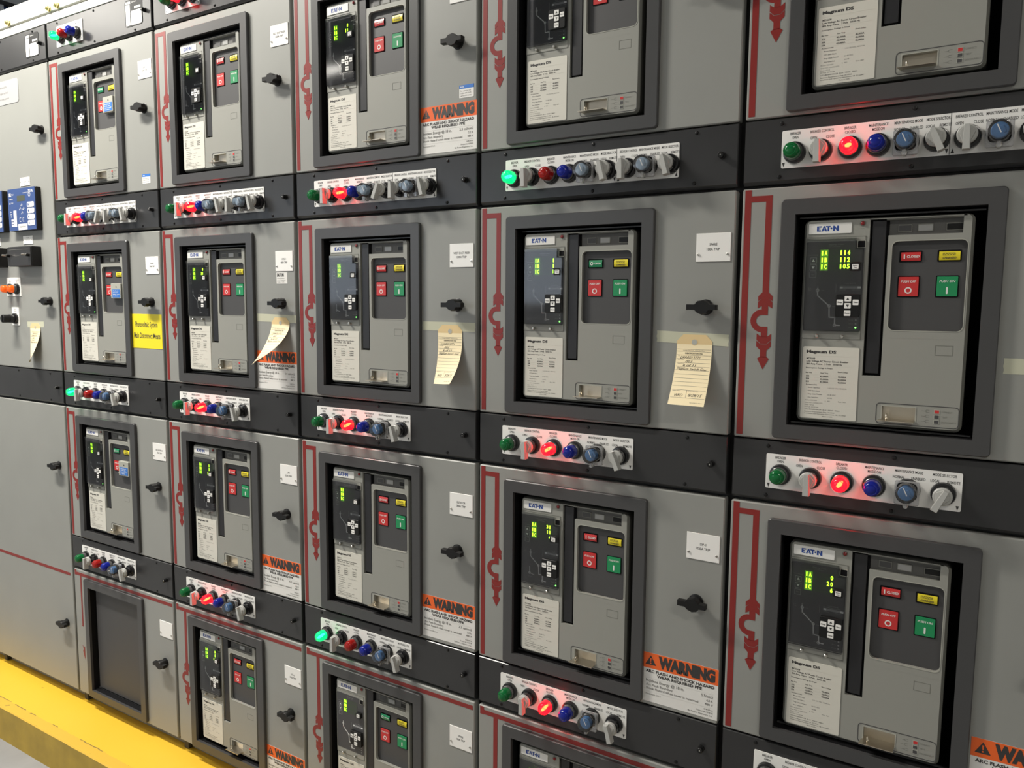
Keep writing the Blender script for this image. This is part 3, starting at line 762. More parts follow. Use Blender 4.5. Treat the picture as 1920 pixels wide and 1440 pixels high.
def lens_mesh(col, on):
    def f():
        L = {'red': 'lens_red', 'green': 'lens_green', 'blue': 'lens_blue', 'amber': 'lens_amber'}[col] + ('_on' if on else '')
        m = MB(L, 'bulb_' + col if on else 'bulb_off')
        m.lathe(0, 0, [(2.0, -39.5), (6.5, -38.6), (10.2, -36.5), (12.4, -33.5), (13.0, -30.0), (13.3, -16.5)], 24, cap1=False)
        m.lathe(0, 0, [(9.2, -39.0), (8.2, -38.9)], 24, cap0=False, cap1=False)
        m.loft([(circ((-27 - y_) * -.22, (-27 - y_) * -.30, r_, 10), y_) for r_, y_ in ((0.6, -36), (2.8, -33), (3.6, -27), (2.8, -20), (1.5, -17))], 'bulb_' + col if on else 'bulb_off')
        return m
    return f
def sring_mesh():
    m = MB('black_gloss')
    m.lathe(0, 0, [(15.4, -10), (17.6, -9.2), (18.7, -6), (18.7, -1.6)], 28, cap1=False)
    m.lathe(0, 0, [(13.6, -24), (14.6, -23), (14.6, -16), (13.6, -15.4), (13.6, -9)], 28)
    return m
def sknob_mesh(m0='knob_grey'):
    def f():
        m = MB(m0)
        m.lathe(0, 0, [(12.6, -30.5), (14.2, -29), (14.2, -24)], 26)
        m.loft([([(-10.5, 2), (-3.4, 11), (3.4, 11), (10.5, 2), (4.4, -12), (-4.4, -12)], -34), ([(-11.5, 2), (-4, 11.6), (4, 11.6), (11.5, 2), (5.4, -12.4), (-5.4, -12.4)], -29.8)], m0)
        P = [(-3.6, 12.4), (3.6, 12.4), (4.6, 0), (5.2, -24.5), (-5.2, -24.5), (-4.6, 0)]
        m.loft([([(x * .86, z * .97) for x, z in P], -42), (P, -40.5), (P, -28)], m0)
        return m
    return f
def gknob_mesh(m0):
    def f():
        m = MB(m0, 'print_white'); m.lathe(0, 0, [(10.8, -35), (11.8, -34), (11.8, -24)], 24)
        m.line([(-3.4, 8), (1.5, -3)], 1.5, -35.1, 'plate_white'); m.loft([([(1, 5), (4, 6.5), (8.5, -3), (5.5, -4.5)], -36.4), ([(0.4, 5.4), (4.3, 7.2), (9.2, -3.4), (5.2, -5.2)], -34.9)], m0)
        return m
    return f
def guard_mesh():
    m = MB('guard_frame', 'clear_guard')
    m.loft([(rrect(-17.5, 17.5, -21, 16, 2, 2), -19.5), (rrect(-18, 18, -21.5, 16.5, 2, 2), -18.5), (rrect(-18, 18, -21.5, 16.5, 2, 2), -12), (rrect(-17, 17, -20.5, 15.5, 2, 2), -12), (rrect(-15, 15, -15, 15, 7, 2), -14)], cap0=False, cap1=False)
    m.lathe(0, 0, [(12.8, -42.5), (14.2, -42), (15, -40.5), (15.2, -19)], 26, 'clear_guard', cap1=False)
    m.ring((-18, 18, -21.5, 16.5), (-14.9, 14.9, -14.9, 14.9), -19.5, -18.6, ro=2, ri=7)
    m.box(-2.6, 2.6, -33, -19, -24, -15.2)
    m.tube([(3.4 * cos(2 * pi * k / 12), -29, -20.5 + 4.2 * sin(2 * pi * k / 12)) for k in range(13)], .8, m='screw_metal')
    return m
def screw_mesh():
    m = MB('black'); m.lathe(0, 0, [(1.2, -2.2), (2.9, -1.6), (3.5, -0.4), (3.5, 0)], 12); m.box(-2, 2, -2.35, -2.0, -.35, .35); return m
def thumb_mesh():
    m = MB('black', 'screw_metal'); m.lathe(0, 0, [(4.4, -12), (5.4, -11), (5.4, -4), (4, -3.6), (6.4, -3), (6.4, 0)], 16); m.lathe(0, 0, [(1.1, -12.6), (1.5, -11.9)], 8, 'screw_metal'); return m

def control_strip(c, r, kind, lit, levers=(0, 0), desc=''):
    t = thing('control_strip', c, r, f'dark control strip, {desc}, {"under " if r >= 0 else ""}{where(c, r)}'.replace('relay breaker column', 'relay cabinet').replace('outermost breaker column', 'outermost cabinet'), 'control panel', 'control strips between the compartments', at=(209, 18, -529))
    base = (-209, -18, 529)
    ap = lambda x, z: (x + base[0], base[1], z + base[2])
    part('face_plate', t, 'facep', facep_mesh(), base)
    if kind: part('legend_plate', t, ('legend', kind), legend_mesh(kind), base, label='white engraved legend plate')
    for x, z in ((-6.5, -428.8), (196, -428), (403, -428.5), (-7.5, -517.8), (195.8, -517.2), (401, -517.8)): part('screw', t, 'screw', screw_mesh, ap(x, z))
    part('thumbscrew', t, 'thumb', thumb_mesh, ap(451, -473))
    def lamp(x, z, col):
        q = part('pilot_light', t, 'lring', ring_mesh, ap(x, z), label=f'{col} pilot light' + (', lit' if col == lit else ', unlit'))
        part('lens', q, ('lens', col, col == lit), lens_mesh(col, col == lit))
        return q
    def selector(x, z, ang):
        q = part('selector_switch', t, 'sring', sring_mesh, ap(x, z), label='black collared switch with grey lever'); k = part('lever_knob', q, 'sknob', sknob_mesh()); k.rotation_euler = (0, radians(-ang), 0)
    def guarded(x, z, pale):
        q = part('covered_switch', t, 'sring', sring_mesh, ap(x, z), label='blue rotary switch under a clear cover')
        part('rotary_knob', q, ('gknob', pale), gknob_mesh('switch_pale' if pale else 'switch_blue')); part('clear_cover', q, 'guard', guard_mesh)
    if kind == 6:
        z = -477.5; lamp(17, z, 'green'); selector(67.5, z, 0); lamp(118.5, z, 'red'); lamp(168, z, 'blue'); guarded(218.5, z - .5, False); selector(269.5, z, levers[0])
    elif kind == 9:
        z = -480; lamp(17, z, 'green'); selector(59, z, 0); lamp(104.5, z, 'red'); lamp(146, z, 'blue'); guarded(187, z, c < 5); selector(229, z, levers[0])
        selector(270.5, z, 0); guarded(312, z, c < 5); selector(354.5, z, levers[1])
    elif kind == 3:
        z = -478; lamp(22, z, 'green'); lamp(66, z, 'red'); lamp(110, z, 'blue')
    return t

# ------------------------------------------------------------------ the room and the pad
def struct(name, build, kind='structure'):
    o = bpy.data.objects.new(name, build.mesh(name)); COL.objects.link(o); o['kind'] = kind; return o
X0, X1, Y0, Y1, H = -7500, 3600, -4400, 2600, 4000
struct('floor', MB('floor_concrete').box(X0, X1, Y0, Y1, -100, 0))
struct('ceiling', MB('ceiling_paint').box(X0, X1, Y0, Y1, H, H + 100))
struct('wall_back', MB('wall_paint').box(X0, X1, Y1, Y1 + 100, 0, H))
struct('wall_front', MB('wall_paint').box(X0, X1, Y0 - 100, Y0, 0, H))
struct('wall_left', MB('wall_paint').box(X0 - 100, X0, Y0, Y1, 0, H))
struct('wall_right', MB('wall_paint').box(X1, X1 + 100, Y0, Y1, 0, H))

def window():  # added unseen glowing panels, reflected in the clear covers and giving fill
    m = MB('fixture_white', 'added_glow_pane')
    for k in range(4):
        x0 = -6600 + 1130 * k
        m.ring((x0, x0 + 1110, 1480, 2560), (x0 + 50, x0 + 1060, 1530, 2510), Y0, Y0 + 40); m.box(x0 + 50, x0 + 1060, Y0 + 8, Y0 + 14, 1530, 2510, 'added_glow_pane')
    return m
struct('added_glow_panel_1', window())
PT = 1000 * (ZF - 1.576)
def pad():
    m = MB('pad_yellow', 'pad_side_shaded')
    prof = [(-162, 0), (-162, PT - 5), (-159, PT - 1.5), (-127, PT), (1150, PT), (1150, 0)]
    n = 90; k0 = len(m.v)
    import random; R = random.Random(4)
    for i in range(n + 1):
        x = -3600 + 5400 * i / n
        for j, (y, z) in enumerate(prof):
            jj = R.uniform(-1.0, 0.0) if 1 <= j <= 3 else 0
            m.v.append((x, y + jj, z + jj * .4))
    P = len(prof)
    for i in range(n):
        for j in range(P - 1):
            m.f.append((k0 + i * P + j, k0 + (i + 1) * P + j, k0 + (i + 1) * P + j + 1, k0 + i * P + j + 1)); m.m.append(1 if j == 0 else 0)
    m.f.append(tuple(k0 + j for j in range(P))); m.m.append(0); m.f.append(tuple(k0 + n * P + j for j in range(P))); m.m.append(0)
    return m
o = bpy.data.objects.new('housekeeping_pad', pad().mesh('housekeeping_pad')); COL.objects.link(o)
tag(o, 'long yellow painted concrete pad with chipped edge under the switchgear', 'concrete pad')

# ------------------------------------------------------------------ cabinets
CT = 1000 * 0.785; CB = -1575.0
def cabinet(c, label):
    t = bpy.data.objects.new('switchgear_cabinet', None); COL.objects.link(t); t.location = ((c - 4) * U + .209, 0.55, ZF + CB / 1000); tag(t, label, 'cabinet', 'cabinets of the switchgear lineup')
    base = (-209, -550, -CB)
    xl, xr = -70.6, 488.1
    def frame():
        m = MB('frame_dark', 'void_black')
        ztop = 727
        m.box(xl, xr, 1040, 1060, CB + 2, ztop); m.box(xl, xl + 10, 22, 1050, CB + 2, ztop); m.box(xr - 10, xr, 22, 1050, CB + 2, ztop)
        m.box(xl, xr, 22, 1050, ztop - 8, ztop)
        m.box(xl, xl + 18, 22, 60, CB + 30, ztop); m.box(xr - 20, xr, 22, 60, CB + 30, ztop)
        for q in range(-2, 2): z = -q * V * 1000; m.box(xl, xr, 24, 50, z - 545, z - 420)
        return m
    part('frame', t, 'cabframe', frame, base)
    def basep():
        m = MB('door_grey', 'void_black')
        m.box(xl + 1, xr - 1, 38, 60, CB, CB + 41); m.box(xl + 1, xr - 1, 20, 60, CB + 33, CB + 41)
        for x in (xl + 24, xr - 78): m.box(x, x + 52, 36.8, 39, CB + 12, CB + 22, 'void_black')
        return m
    part('base_channel', t, 'basech', basep, base)
    def cornice():
        return MB('beige_trim').plate(xl + .6, xr - .6, 697.5, 722.5, 1, 30, c=1)
    part('cornice', t, 'cornice', cornice, base, label='pale beige cornice strip')
    def topbox():
        m = MB('beige_trim'); m.plate(xl + .05, xr - .05, 727.5, 785, -2, 1050, c=1.2); return m
    part('top_pullbox', t, 'topbox', topbox, base, label='pale beige top box above a dark gap')
    def bolt():
        m = MB('brass'); m.lathe(0, 0, [(4.2, -17), (4.8, -16), (4.8, -2)], 12); m.lathe(0, 0, [(8, -12), (8.6, -11), (8.6, -6), (8, -5)], 6); m.lathe(0, 0, [(9.8, -4), (9.8, -2)], 16); return m
    for x in (-42, 7, 266): part('brass_bolt', t, 'bolt', bolt, (x + base[0], base[1], 735 - CB), label='brass bolt')
    return t
cabinet(0, 'grey relay cabinet with blue relays, leftmost full-height cabinet')
cabinet(1, 'grey switchgear cabinet frame, first breaker column, with yellow sign')
cabinet(2, 'grey switchgear cabinet frame, second breaker column from the relay cabinet')
cabinet(3, 'grey switchgear cabinet frame, third breaker column, holding the elevator compartment')
cabinet(4, 'grey switchgear cabinet frame, fourth breaker column, ends in the red-lined bottom row')
cabinet(5, 'grey switchgear cabinet frame, fifth breaker column, at the right edge')
cabinet(-1, 'grey plain cabinet, only its foot in view beyond the relay cabinet')

for c in (1, 2, 3, 4, 5):
    for r in (0, 1, 2, 3):
        if (c, r) == (5, 3): continue
        compartment(c, r)
        if (c, r) != (1, 3): breaker(c, r)
L = {(5, 0): (9, 'red', (22, 22), 'long plate and red lamp lit'), (4, 0): (9, 'green', (14, 14), 'long plate and green lamp lit'), (3, 0): (9, 'red', (-24, 14), 'long plate and red lamp lit'),
     (2, 0): (9, 'red', (16, 16), 'nine devices and red lamp lit'), (1, 0): (9, 'red', (-20, 16), 'crowded, red lamp lit'),
     (5, 1): (6, 'red', (-26, 0), 'six devices and red lamp lit'), (4, 1): (6, 'red', (22, 0), 'red lamp lit'), (3, 1): (6, 'red', (16, 0), 'red lamp lit'), (2, 1): (6, 'red', (16, 0), 'red lamp lit'), (1, 1): (6, 'green', (14, 0), 'green lamp lit'),
     (5, 2): (6, None, (16, 0), 'cut off by the frame bottom'), (4, 2): (6, 'red', (14, 0), 'red lamp lit'), (3, 2): (6, 'green', (16, 0), 'green lamp lit'), (2, 2): (6, 'red', (16, 0), 'red lamp lit above a red line'), (1, 2): (6, None, (14, 0), 'all lamps dark')}
for (c, r), (k, lit, lv, ds) in L.items(): control_strip(c, r, k, lit, lv, ds)
control_strip(1, -1, 3, 'green', desc='three lamps with green lit')
control_strip(2, -1, 3, 'red', desc='lamps cut by frame top')
for c in (3, 4, 5): control_strip(c, -1, 3, None, desc='three lamps out of view')
control_strip(0, -1, 0, None, desc='no lamps, rating label')
control_strip(0, 1, 0, None, desc='plain below the blue relays')
control_strip(-1, 1, 0, None, desc='plain')

# ------------------------------------------------------------------ relay cabinet doors and fittings
def plain_door(c, r, z0, z1, label, knobs, line=False, name='cabinet_door_leaf'):
    t = thing('relay_compartment', c, r, label, 'compartment', 'tall plain compartments', at=(209, 20, z0))
    base = (-209, -20, -z0)
    d = part('door', t, ('pdoor', z0, z1), door_mesh(z0, z1, False), base)
    for z in knobs: part('door_latch', d, 'latch', latch_mesh, (430.5, 0, z))
    if line: part('mimic_line', d, 'hline', mimic_mesh('line'), (0, 0, -557.5), label='horizontal red painted line')
    return t
Z = lambda r: -(r - 1) * 557.5
plain_door(0, 1, -417, 557.5 + 22.5, 'tall grey door carrying the blue relays and amber lamps', (373, -184.5))
plain_door(0, 2, -417 - 557.5, 22.5, 'tall plain grey door with two latches, lower half of relay cabinet', (-184.5, -742), True)
plain_door(-1, 1, -417, 580, 'plain grey door beyond the blue relays, out of view', (-184.5,))
plain_door(-1, 2, -974.5, 22.5, 'plain grey door whose corner shows beyond the relay cabinet', (-184.5,))

def relay(c, x, label):
    t = thing('protection_relay', c, 1, label, 'relay', 'blue protection relays', at=(x, 0, 52))
    part('case', t, 'rcase', lambda: MB('black').plate(0, 177, 0, 141, -17, 0, r=4, c=1.5))
    def face():
        m = MB('relay_blue', 'relay_lcd', 'plate_white', 'black', 'print_white', 'ink')
        m.plate(0, 174.5, 1, 140, -19, -17, r=2)
        y = -19.25
        m.box(60, 111, y, y + .3, 97, 116, 'relay_lcd')
        m.text('SEL', 8, 24, 126, 10, y, 'print_white', .03); m.text('RELAY', 26, 40, 124, 5, y, 'print_white'); m.text('751A', 134, 164, 132, 9, y, 'print_white', .02); m.text('FEEDER PROTECTION', 100, 134, 125, 3, y, 'print_white')
        m.text('ENABLED', 10, 32, 108, 4, y, 'print_white'); m.poly(circ(13, 92, 3, 10), y, m='plate_white'); m.text('TRIP', 20, 34, 95, 4, y, 'print_white')
        m.circle_line(140, 116, 6, 1.6, y, 'print_white')
        for k in range(4):
            z = 92 - 20 * k
            m.plate(124, 168, z - 17, z, y - .6, y, r=6, m='plate_white'); m.poly(circ(132, z - 8.5, 4.6, 12, .8), y - .7, m='relay_blue'); m.text(('AUX 1', 'AUX 2', 'LOCK', 'CLOSE')[k], 144, 160, z - 6, 4.4, y - .7, 'ink')
        m.plate(34, 53, 14, 68, y - .4, y, m='plate_white'); m.plate(61, 119, 2, 22, y - .4, y, m='plate_white'); m.text('FEEDER M1', 68, 110, 15, 5, y - .5, 'ink', .02)
        for k in range(3): m.box(18, 32, y - .3, y, 15 + 9 * k, 21 + 9 * k, 'plate_white'); m.poly(circ(17, 48 + 8 * k, 2, 8), y, m='plate_white')
        for x_, z_ in ((84, 82), (74, 70), (96, 70), (86, 56)): m.line([(x_, z_), (x_ + 5, z_ + 7), (x_ + 9, z_ + 1)], 1.2, y, 'print_white'); m.poly(circ(x_, z_, 2.2, 8), y, m='plate_white')
        for x_ in (72, 92): m.line([(x_ + 8, 42), (x_, 42), (x_, 30), (x_ + 8, 30)], 1.2, y, 'print_white')
        return m
    part('face', t, 'rface', face, label='blue relay face with display and white keys')
relay(0, 228, 'blue protection relay beside the first breaker column')
relay(0, 12, 'blue protection relay cut by the picture edge')
def small_plate(c, r, x0, x1, z0, z1, lines, label, name='engraved_label', cat='label'):
    o = bpy.data.objects.new(name, None)
    def f():
        m = MB('plate_white', 'ink', 'screw_metal'); m.plate(x0, x1, z0, z1, -1.6, 0, c=.3)
        h = (z1 - z0); n = len(lines)
        for k, s_ in enumerate(lines): m.ctext(s_, (x0 + x1) / 2, min((x1 - x0) * .6, len(s_) * 3.2), z1 - h * .18 - k * h * .26, h * .15, -1.75)
        for x in (x0 + 4, x1 - 4): m.lathe(x, (z0 + z1) / 2, [(1.5, -3), (2, -2.4), (2, -1.6)], 8, 'screw_metal')
        return m
    return flat(name, c, r, f, label, cat)
def flat(name, c, r, f, label, cat, group=None):
    o = bpy.data.objects.new(name, f().mesh(name)); COL.objects.link(o)
    o.location = ((c - 4) * U, 0, ZF - (r - 1) * V); tag(o, label, cat, group); return o
small_plate(0, 1, 279, 341, 202, 230, ('51-M1', 'FEEDER', 'RELAY'), 'small white engraved label above the fully visible blue relay')
small_plate(0, 1, 278, 340, 8, 36, ('TS-M1', 'TEST BLOCK'), 'small white engraved label between blue relay and black test block')
small_plate(0, 1, 62, 124, 8, 36, ('TS-M2', 'TEST BLOCK'), 'small white engraved label above the test block cut by picture edge')
def notice():
    m = MB('notice_grey', 'ink_grey'); m.plate(96, 298, -78, 0, -1.2, 0, r=9)
    for k, s_ in enumerate(('Caution authorized personnel for', 'maintenance of switchgear and out', 'of service equipment only persons')): m.text(s_, 106, 225 + 6 * k, -17 - 19 * k, 7, -1.35, 'ink_grey')
    return m
flat('notice_plate', 0, 0, notice, 'light rounded notice plate with grey text on the relay cabinet door', 'sign')
def test_block(x, label):
    t = thing('test_switch_block', 0, 1, label, 'test switch', 'black test switch blocks', at=(x, 0, -68))
    def body():
        m = MB('black'); m.plate(0, 153, 0, 66, -32, 0, r=3, c=2); return m
    part('cover', t, 'tblk', body)
    part('front_plate', t, 'tblkf', lambda: MB('strip_dark', 'housing_edge').plate(1, 150, 2, 64, -34, -32, r=2).box(14, 136, -34.4, -34, 55, 56, 'housing_edge'))
    for q in (0, 1): part('cover_stud', t, 'stud', lambda: MB('black', 'screw_metal').lathe(0, 0, [(5, -44), (6, -43), (6, -34)], 14).lathe(0, 0, [(2.2, -58), (2.6, -57), (2.6, -44)], 10, 'screw_metal'), (12 + 128 * q, 0, 37))
test_block(235, 'black test switch block under the fully visible blue relay')
test_block(12, 'black test switch block cut by the picture edge')
t = thing('lamp_plate', 0, 1, 'white plate with two amber lamps under the black test block', 'indicator lamps', at=(198, 0, -168))
part('legend_plate', t, None, lambda: MB('plate_white', 'ink').plate(-47, 47.5, 0, 64, -1.6, 0, c=.3).ctext('DC', -24, 8, 58, 4, -1.75).ctext('TRIP', -24, 14, 51, 4, -1.75).ctext('CLOSING', 22, 26, 58, 4, -1.75).ctext('DC', 22, 8, 51, 4, -1.75))
for x in (-23, 23):
    q = part('pilot_light', t, 'lring', ring_mesh, (x, 0, 25), label='amber pilot light')
    part('lens', q, ('lens', 'amber', False), lens_mesh('amber', False), (0, -5, 0)).scale = (1, .7, 1)
t = thing('black_selector', 0, 1, 'black rotary selector on narrow white plate below the amber lamps', 'selector switch', at=(199, 0, -270))
part('legend_plate', t, None, lambda: MB('plate_white', 'ink').plate(-24, 24, 0, 64, -1.6, 0, c=.3).ctext('DC', 0, 8, 58, 4, -1.75).ctext('TEST', 0, 16, 51, 4, -1.75))
part('collar', t, 'sring', sring_mesh, (0, 0, 24))
part('knob', t, None, lambda: MB('black').lathe(0, 0, [(12.5, -46), (14, -44.5), (14, -24)], 20).box(-3, 3, -47.5, -46, -12, 12), (0, 0, 24))

def lineup_label():
    m = MB('black', 'plate_white', 'ink', 'print_white')
    m.plate(356, 440, -507, -433, -0.9, 0, r=9); y = -1.05
    m.text('EATON', 361, 384, -437, 7, y, 'print_white', .05); m.text('Cutler-Hammer', 389, 412, -438.5, 3.6, y, 'print_white'); m.text('MAGNUM', 402, 432, -454, 6, y, 'print_white', .05)
    m.plate(361, 381, -503, -446, y, y + .1, r=1, m='plate_white'); m.plate(385, 436, -504, -465, y, y + .1, r=5, m='plate_white')
    for k in range(4): m.text(('TYPE', 'VOLTS', 'AMPS', 'HZ')[k], 363, 378, -450 - 13 * k, 3, y - .1, 'ink_grey')
    m.circle_line(395, -480, 5, 1, y - .1, 'ink'); m.text('LISTED', 403, 428, -477, 3.4, y - .1, 'ink_grey'); m.text('SWITCHGEAR', 403, 432, -484, 3, y - .1, 'ink_grey')
    return m
flat('rating_plate', 0, -1, lineup_label, 'black and white rating label on the dark strip of the relay cabinet', 'label', 'rating labels on the top strips')
flat('rating_plate', 1, -1, lineup_label, 'black and white rating label on the strip of the first breaker column', 'label', 'rating labels on the top strips')

# ------------------------------------------------------------------ stickers, signs, tape and tags on the doors
def warning(c, r, energy, ft, eq, label, x0=327.3, z1=-308.5):
    def f():
        m = MB('white_label', 'warn_orange', 'ink', 'ink_grey'); x1 = x0 + 152; zt = z1
        m.plate(x0, x1, zt - 101, zt, -0.5, 0); m.box(x0, x1, -0.62, -0.4, zt - 31.5, zt, 'warn_orange'); y = -0.8
        d = x0 - 327.3; e = z1 + 308.5
        m.poly([(332.6 + d, -333 + e), (355.2 + d, -333 + e), (344 + d, -313.6 + e)], y, m='ink')
        m.poly([(342.6 + d, -319 + e), (345.4 + d, -319 + e), (344.6 + d, -327 + e), (343.4 + d, -327 + e)], y - .1, m='warn_orange'); m.poly(circ(344 + d, -329.7 + e, 1.5, 8), y - .1, m='warn_orange')
        m.text('WARNING', 359.8 + d, 473.5 + d, -313 + e, 21, y, 'ink', .075)
        m.text('ARC FLASH AND SHOCK HAZARD', 334 + d, 472.5 + d, -343 + e, 5.4, y, 'ink', .04); m.text('WEAR REQUIRED PPE', 357.5 + d, 448.5 + d, -350.6 + e, 5.4, y, 'ink', .04)
        m.line([(335 + d, -359.8 + e), (470.5 + d, -359.8 + e)], .5, y)
        m.text('Incident Energy @ 18 in.', 335 + d, 413.5 + d, -362.5 + e, 5.6, y, 'ink_grey', .01); m.text('Arc Flash Boundary', 335 + d, 390.5 + d, -371.6 + e, 4.6, y, 'ink_grey', .01); m.text('Shock Hazard when cover is removed', 335 + d, 442 + d, -379 + e, 4.6, y, 'ink_grey', .01)
        m.text(energy, 470.5 + d - 3.3 * len(energy), 470.5 + d, -363 + e, 5.0, y, 'ink_grey', .01); m.text(ft, 470.5 + d - 13, 470.5 + d, -371.6 + e, 4.4, y, 'ink_grey', .01); m.text('480 V', 455 + d, 470.5 + d, -379.2 + e, 4.4, y, 'ink_grey', .01)
        m.line([(335 + d, -387.6 + e), (470.5 + d, -387.6 + e)], .5, y)
        m.text('Equipment: ' + eq, 335 + d, 335 + d + 2.05 * (11 + len(eq)), -391.5 + e, 3.2, y, 'ink_grey')
        m.text('6/4/2016', 453 + d, 470.5 + d, -390.5 + e, 2.8, y, 'ink_grey', .01); m.text('Project # 107818', 438 + d, 470.5 + d, -396 + e, 2.8, y, 'ink_grey', .01); m.text('By Power Engineers, Inc.', 422 + d, 470.5 + d, -401.6 + e, 2.8, y, 'ink_grey', .01)
        return m
    flat('warning_label', c, r, f, label, 'warning label', 'orange and white arc flash warning labels')
warning(3, 0, '2.3 cal/cm2', '2.2 ft.', 'RTU-5', 'orange and white warning label, top row, third breaker column, under small blue sticker')
warning(2, 1, '2.4 cal/cm2', '2.2 ft.', 'RTU-1', 'orange and white warning label partly hidden behind a curled manila tag', z1=-309.5)
warning(2, 2, '4.0 cal/cm2', '3.2 ft.', 'LP5', 'orange and white warning label, third row, second breaker column', z1=-312)
warning(2, 3, '2.4 cal/cm2', '2.2 ft.', 'RTU-2', 'orange and white warning label cut by the frame bottom, second breaker column', z1=-305)
warning(3, 2, '2.3 cal/cm2', '2.2 ft.', 'Elevator', 'orange and white warning label below the ELEVATOR nameplate', z1=-307)
warning(4, 2, '5.9/cm2', '4.0 ft.', 'DP-1', 'largest fully visible orange warning label, below the DP nameplate', x0=327)
warning(5, 2, '5.9/cm2', '4.0 ft.', 'DP-2', 'orange warning label cut off in the picture corner, fifth breaker column', x0=331.5, z1=-309.5)
def sign():
    m = MB('sign_yellow', 'ink'); m.plate(327.3, 475.6, -322.8, -220.1, -0.8, 0)
    m.text('Photovoltaic System', 345, 455, -243, 15.5, -0.95, 'ink', .015); m.text('Main Disconnect Means', 337, 467, -276, 16.5, -0.95, 'ink', .015); return m
flat('photovoltaic_sign', 1, 1, sign, 'yellow sign reading Photovoltaic System Main Disconnect Means', 'sign')
def blue_sticker(dx, dz):
    def f():
        m = MB('white_label', 'logo_blue', 'ink_grey'); m.plate(dx, dx + 38, dz - 26.5, dz, -0.4, 0, r=1.5); m.plate(dx, dx + 38, dz - 7.5, dz, -0.5, -.1, m='tag_blue')
        m.text('EATON', dx + 3, dx + 12, dz - 2.6, 2.4, -.6, 'print_white', .04)
        for k, s_ in enumerate(('For service call', '1-800-498-2678', 'reference G.O. number')): m.text(s_, dx + 3, dx + 30 + k, dz - 10.5 - 5 * k, 3, -.55, 'ink_grey')
        return m
    return f
flat('service_sticker', 3, 0, blue_sticker(433.5, -274), 'small white sticker with blue top just above a warning label', 'sticker', 'small blue-topped stickers')
flat('service_sticker', 1, 0, blue_sticker(409, -370), 'small white sticker with blue top low on the first breaker column door', 'sticker', 'small blue-topped stickers')
def maker_sticker():
    m = MB('white_label', 'logo_blue', 'ink_grey'); m.plate(410.5, 451, -134, -105, -0.4, 0); m.text('EATON', 413, 438, -107.5, 8, -.55, 'ink', .05)
    m.text('Powering Business', 413, 440, -118.5, 2.6, -.55, 'ink_grey'); m.text('G.O. LVAR013', 413, 444, -124, 2.2, -.55, 'ink_grey'); m.text('Made in USA', 413, 440, -128.5, 2.2, -.55, 'ink_grey'); return m
flat('maker_sticker', 2, 1, maker_sticker, 'small white maker sticker just under the nameplate above the curled tag', 'sticker')

def tape(c, r, x0, x1, z0, z1, label, tilt=0.0):
    def f():
        m = MB('tape_cream'); n = 10; y = -0.35
        jag = (0, .8, -.5, .6, 0)
        L_ = [(x0 + jag[k], z0 + (z1 - z0) * k / 4) for k in range(5)]; R_ = [(x1 - jag[k], z0 + (z1 - z0) * k / 4 + tilt) for k in range(5)]
        for k in range(4): m.poly([L_[k], R_[k], R_[k + 1], L_[k + 1]], y, 0)
        return m
    flat('adhesive_tape', c, r, f, label, 'tape', 'cream tape strips on the doors')
tape(4, 1, 337.5, 475, -250.5, -229, 'cream tape strip holding the tag on the SPARE door', -4.5)
tape(3, 1, 331.5, 477, -242, -222, 'cream tape strip holding the tag on the WEST DUCT RISER door', -1.0)
tape(2, 1, 332.5, 480, -232, -212, 'cream tape strip holding the most curled tag above a warning label', -3)
tape(0, 1, 273, 380, -274.5, -255, 'cream tape strip on the relay cabinet door', 2)
tape(5, 1, 338, 475, -281.5, -257.5, 'cream tape strip end at the picture edge, fifth breaker column', 0)

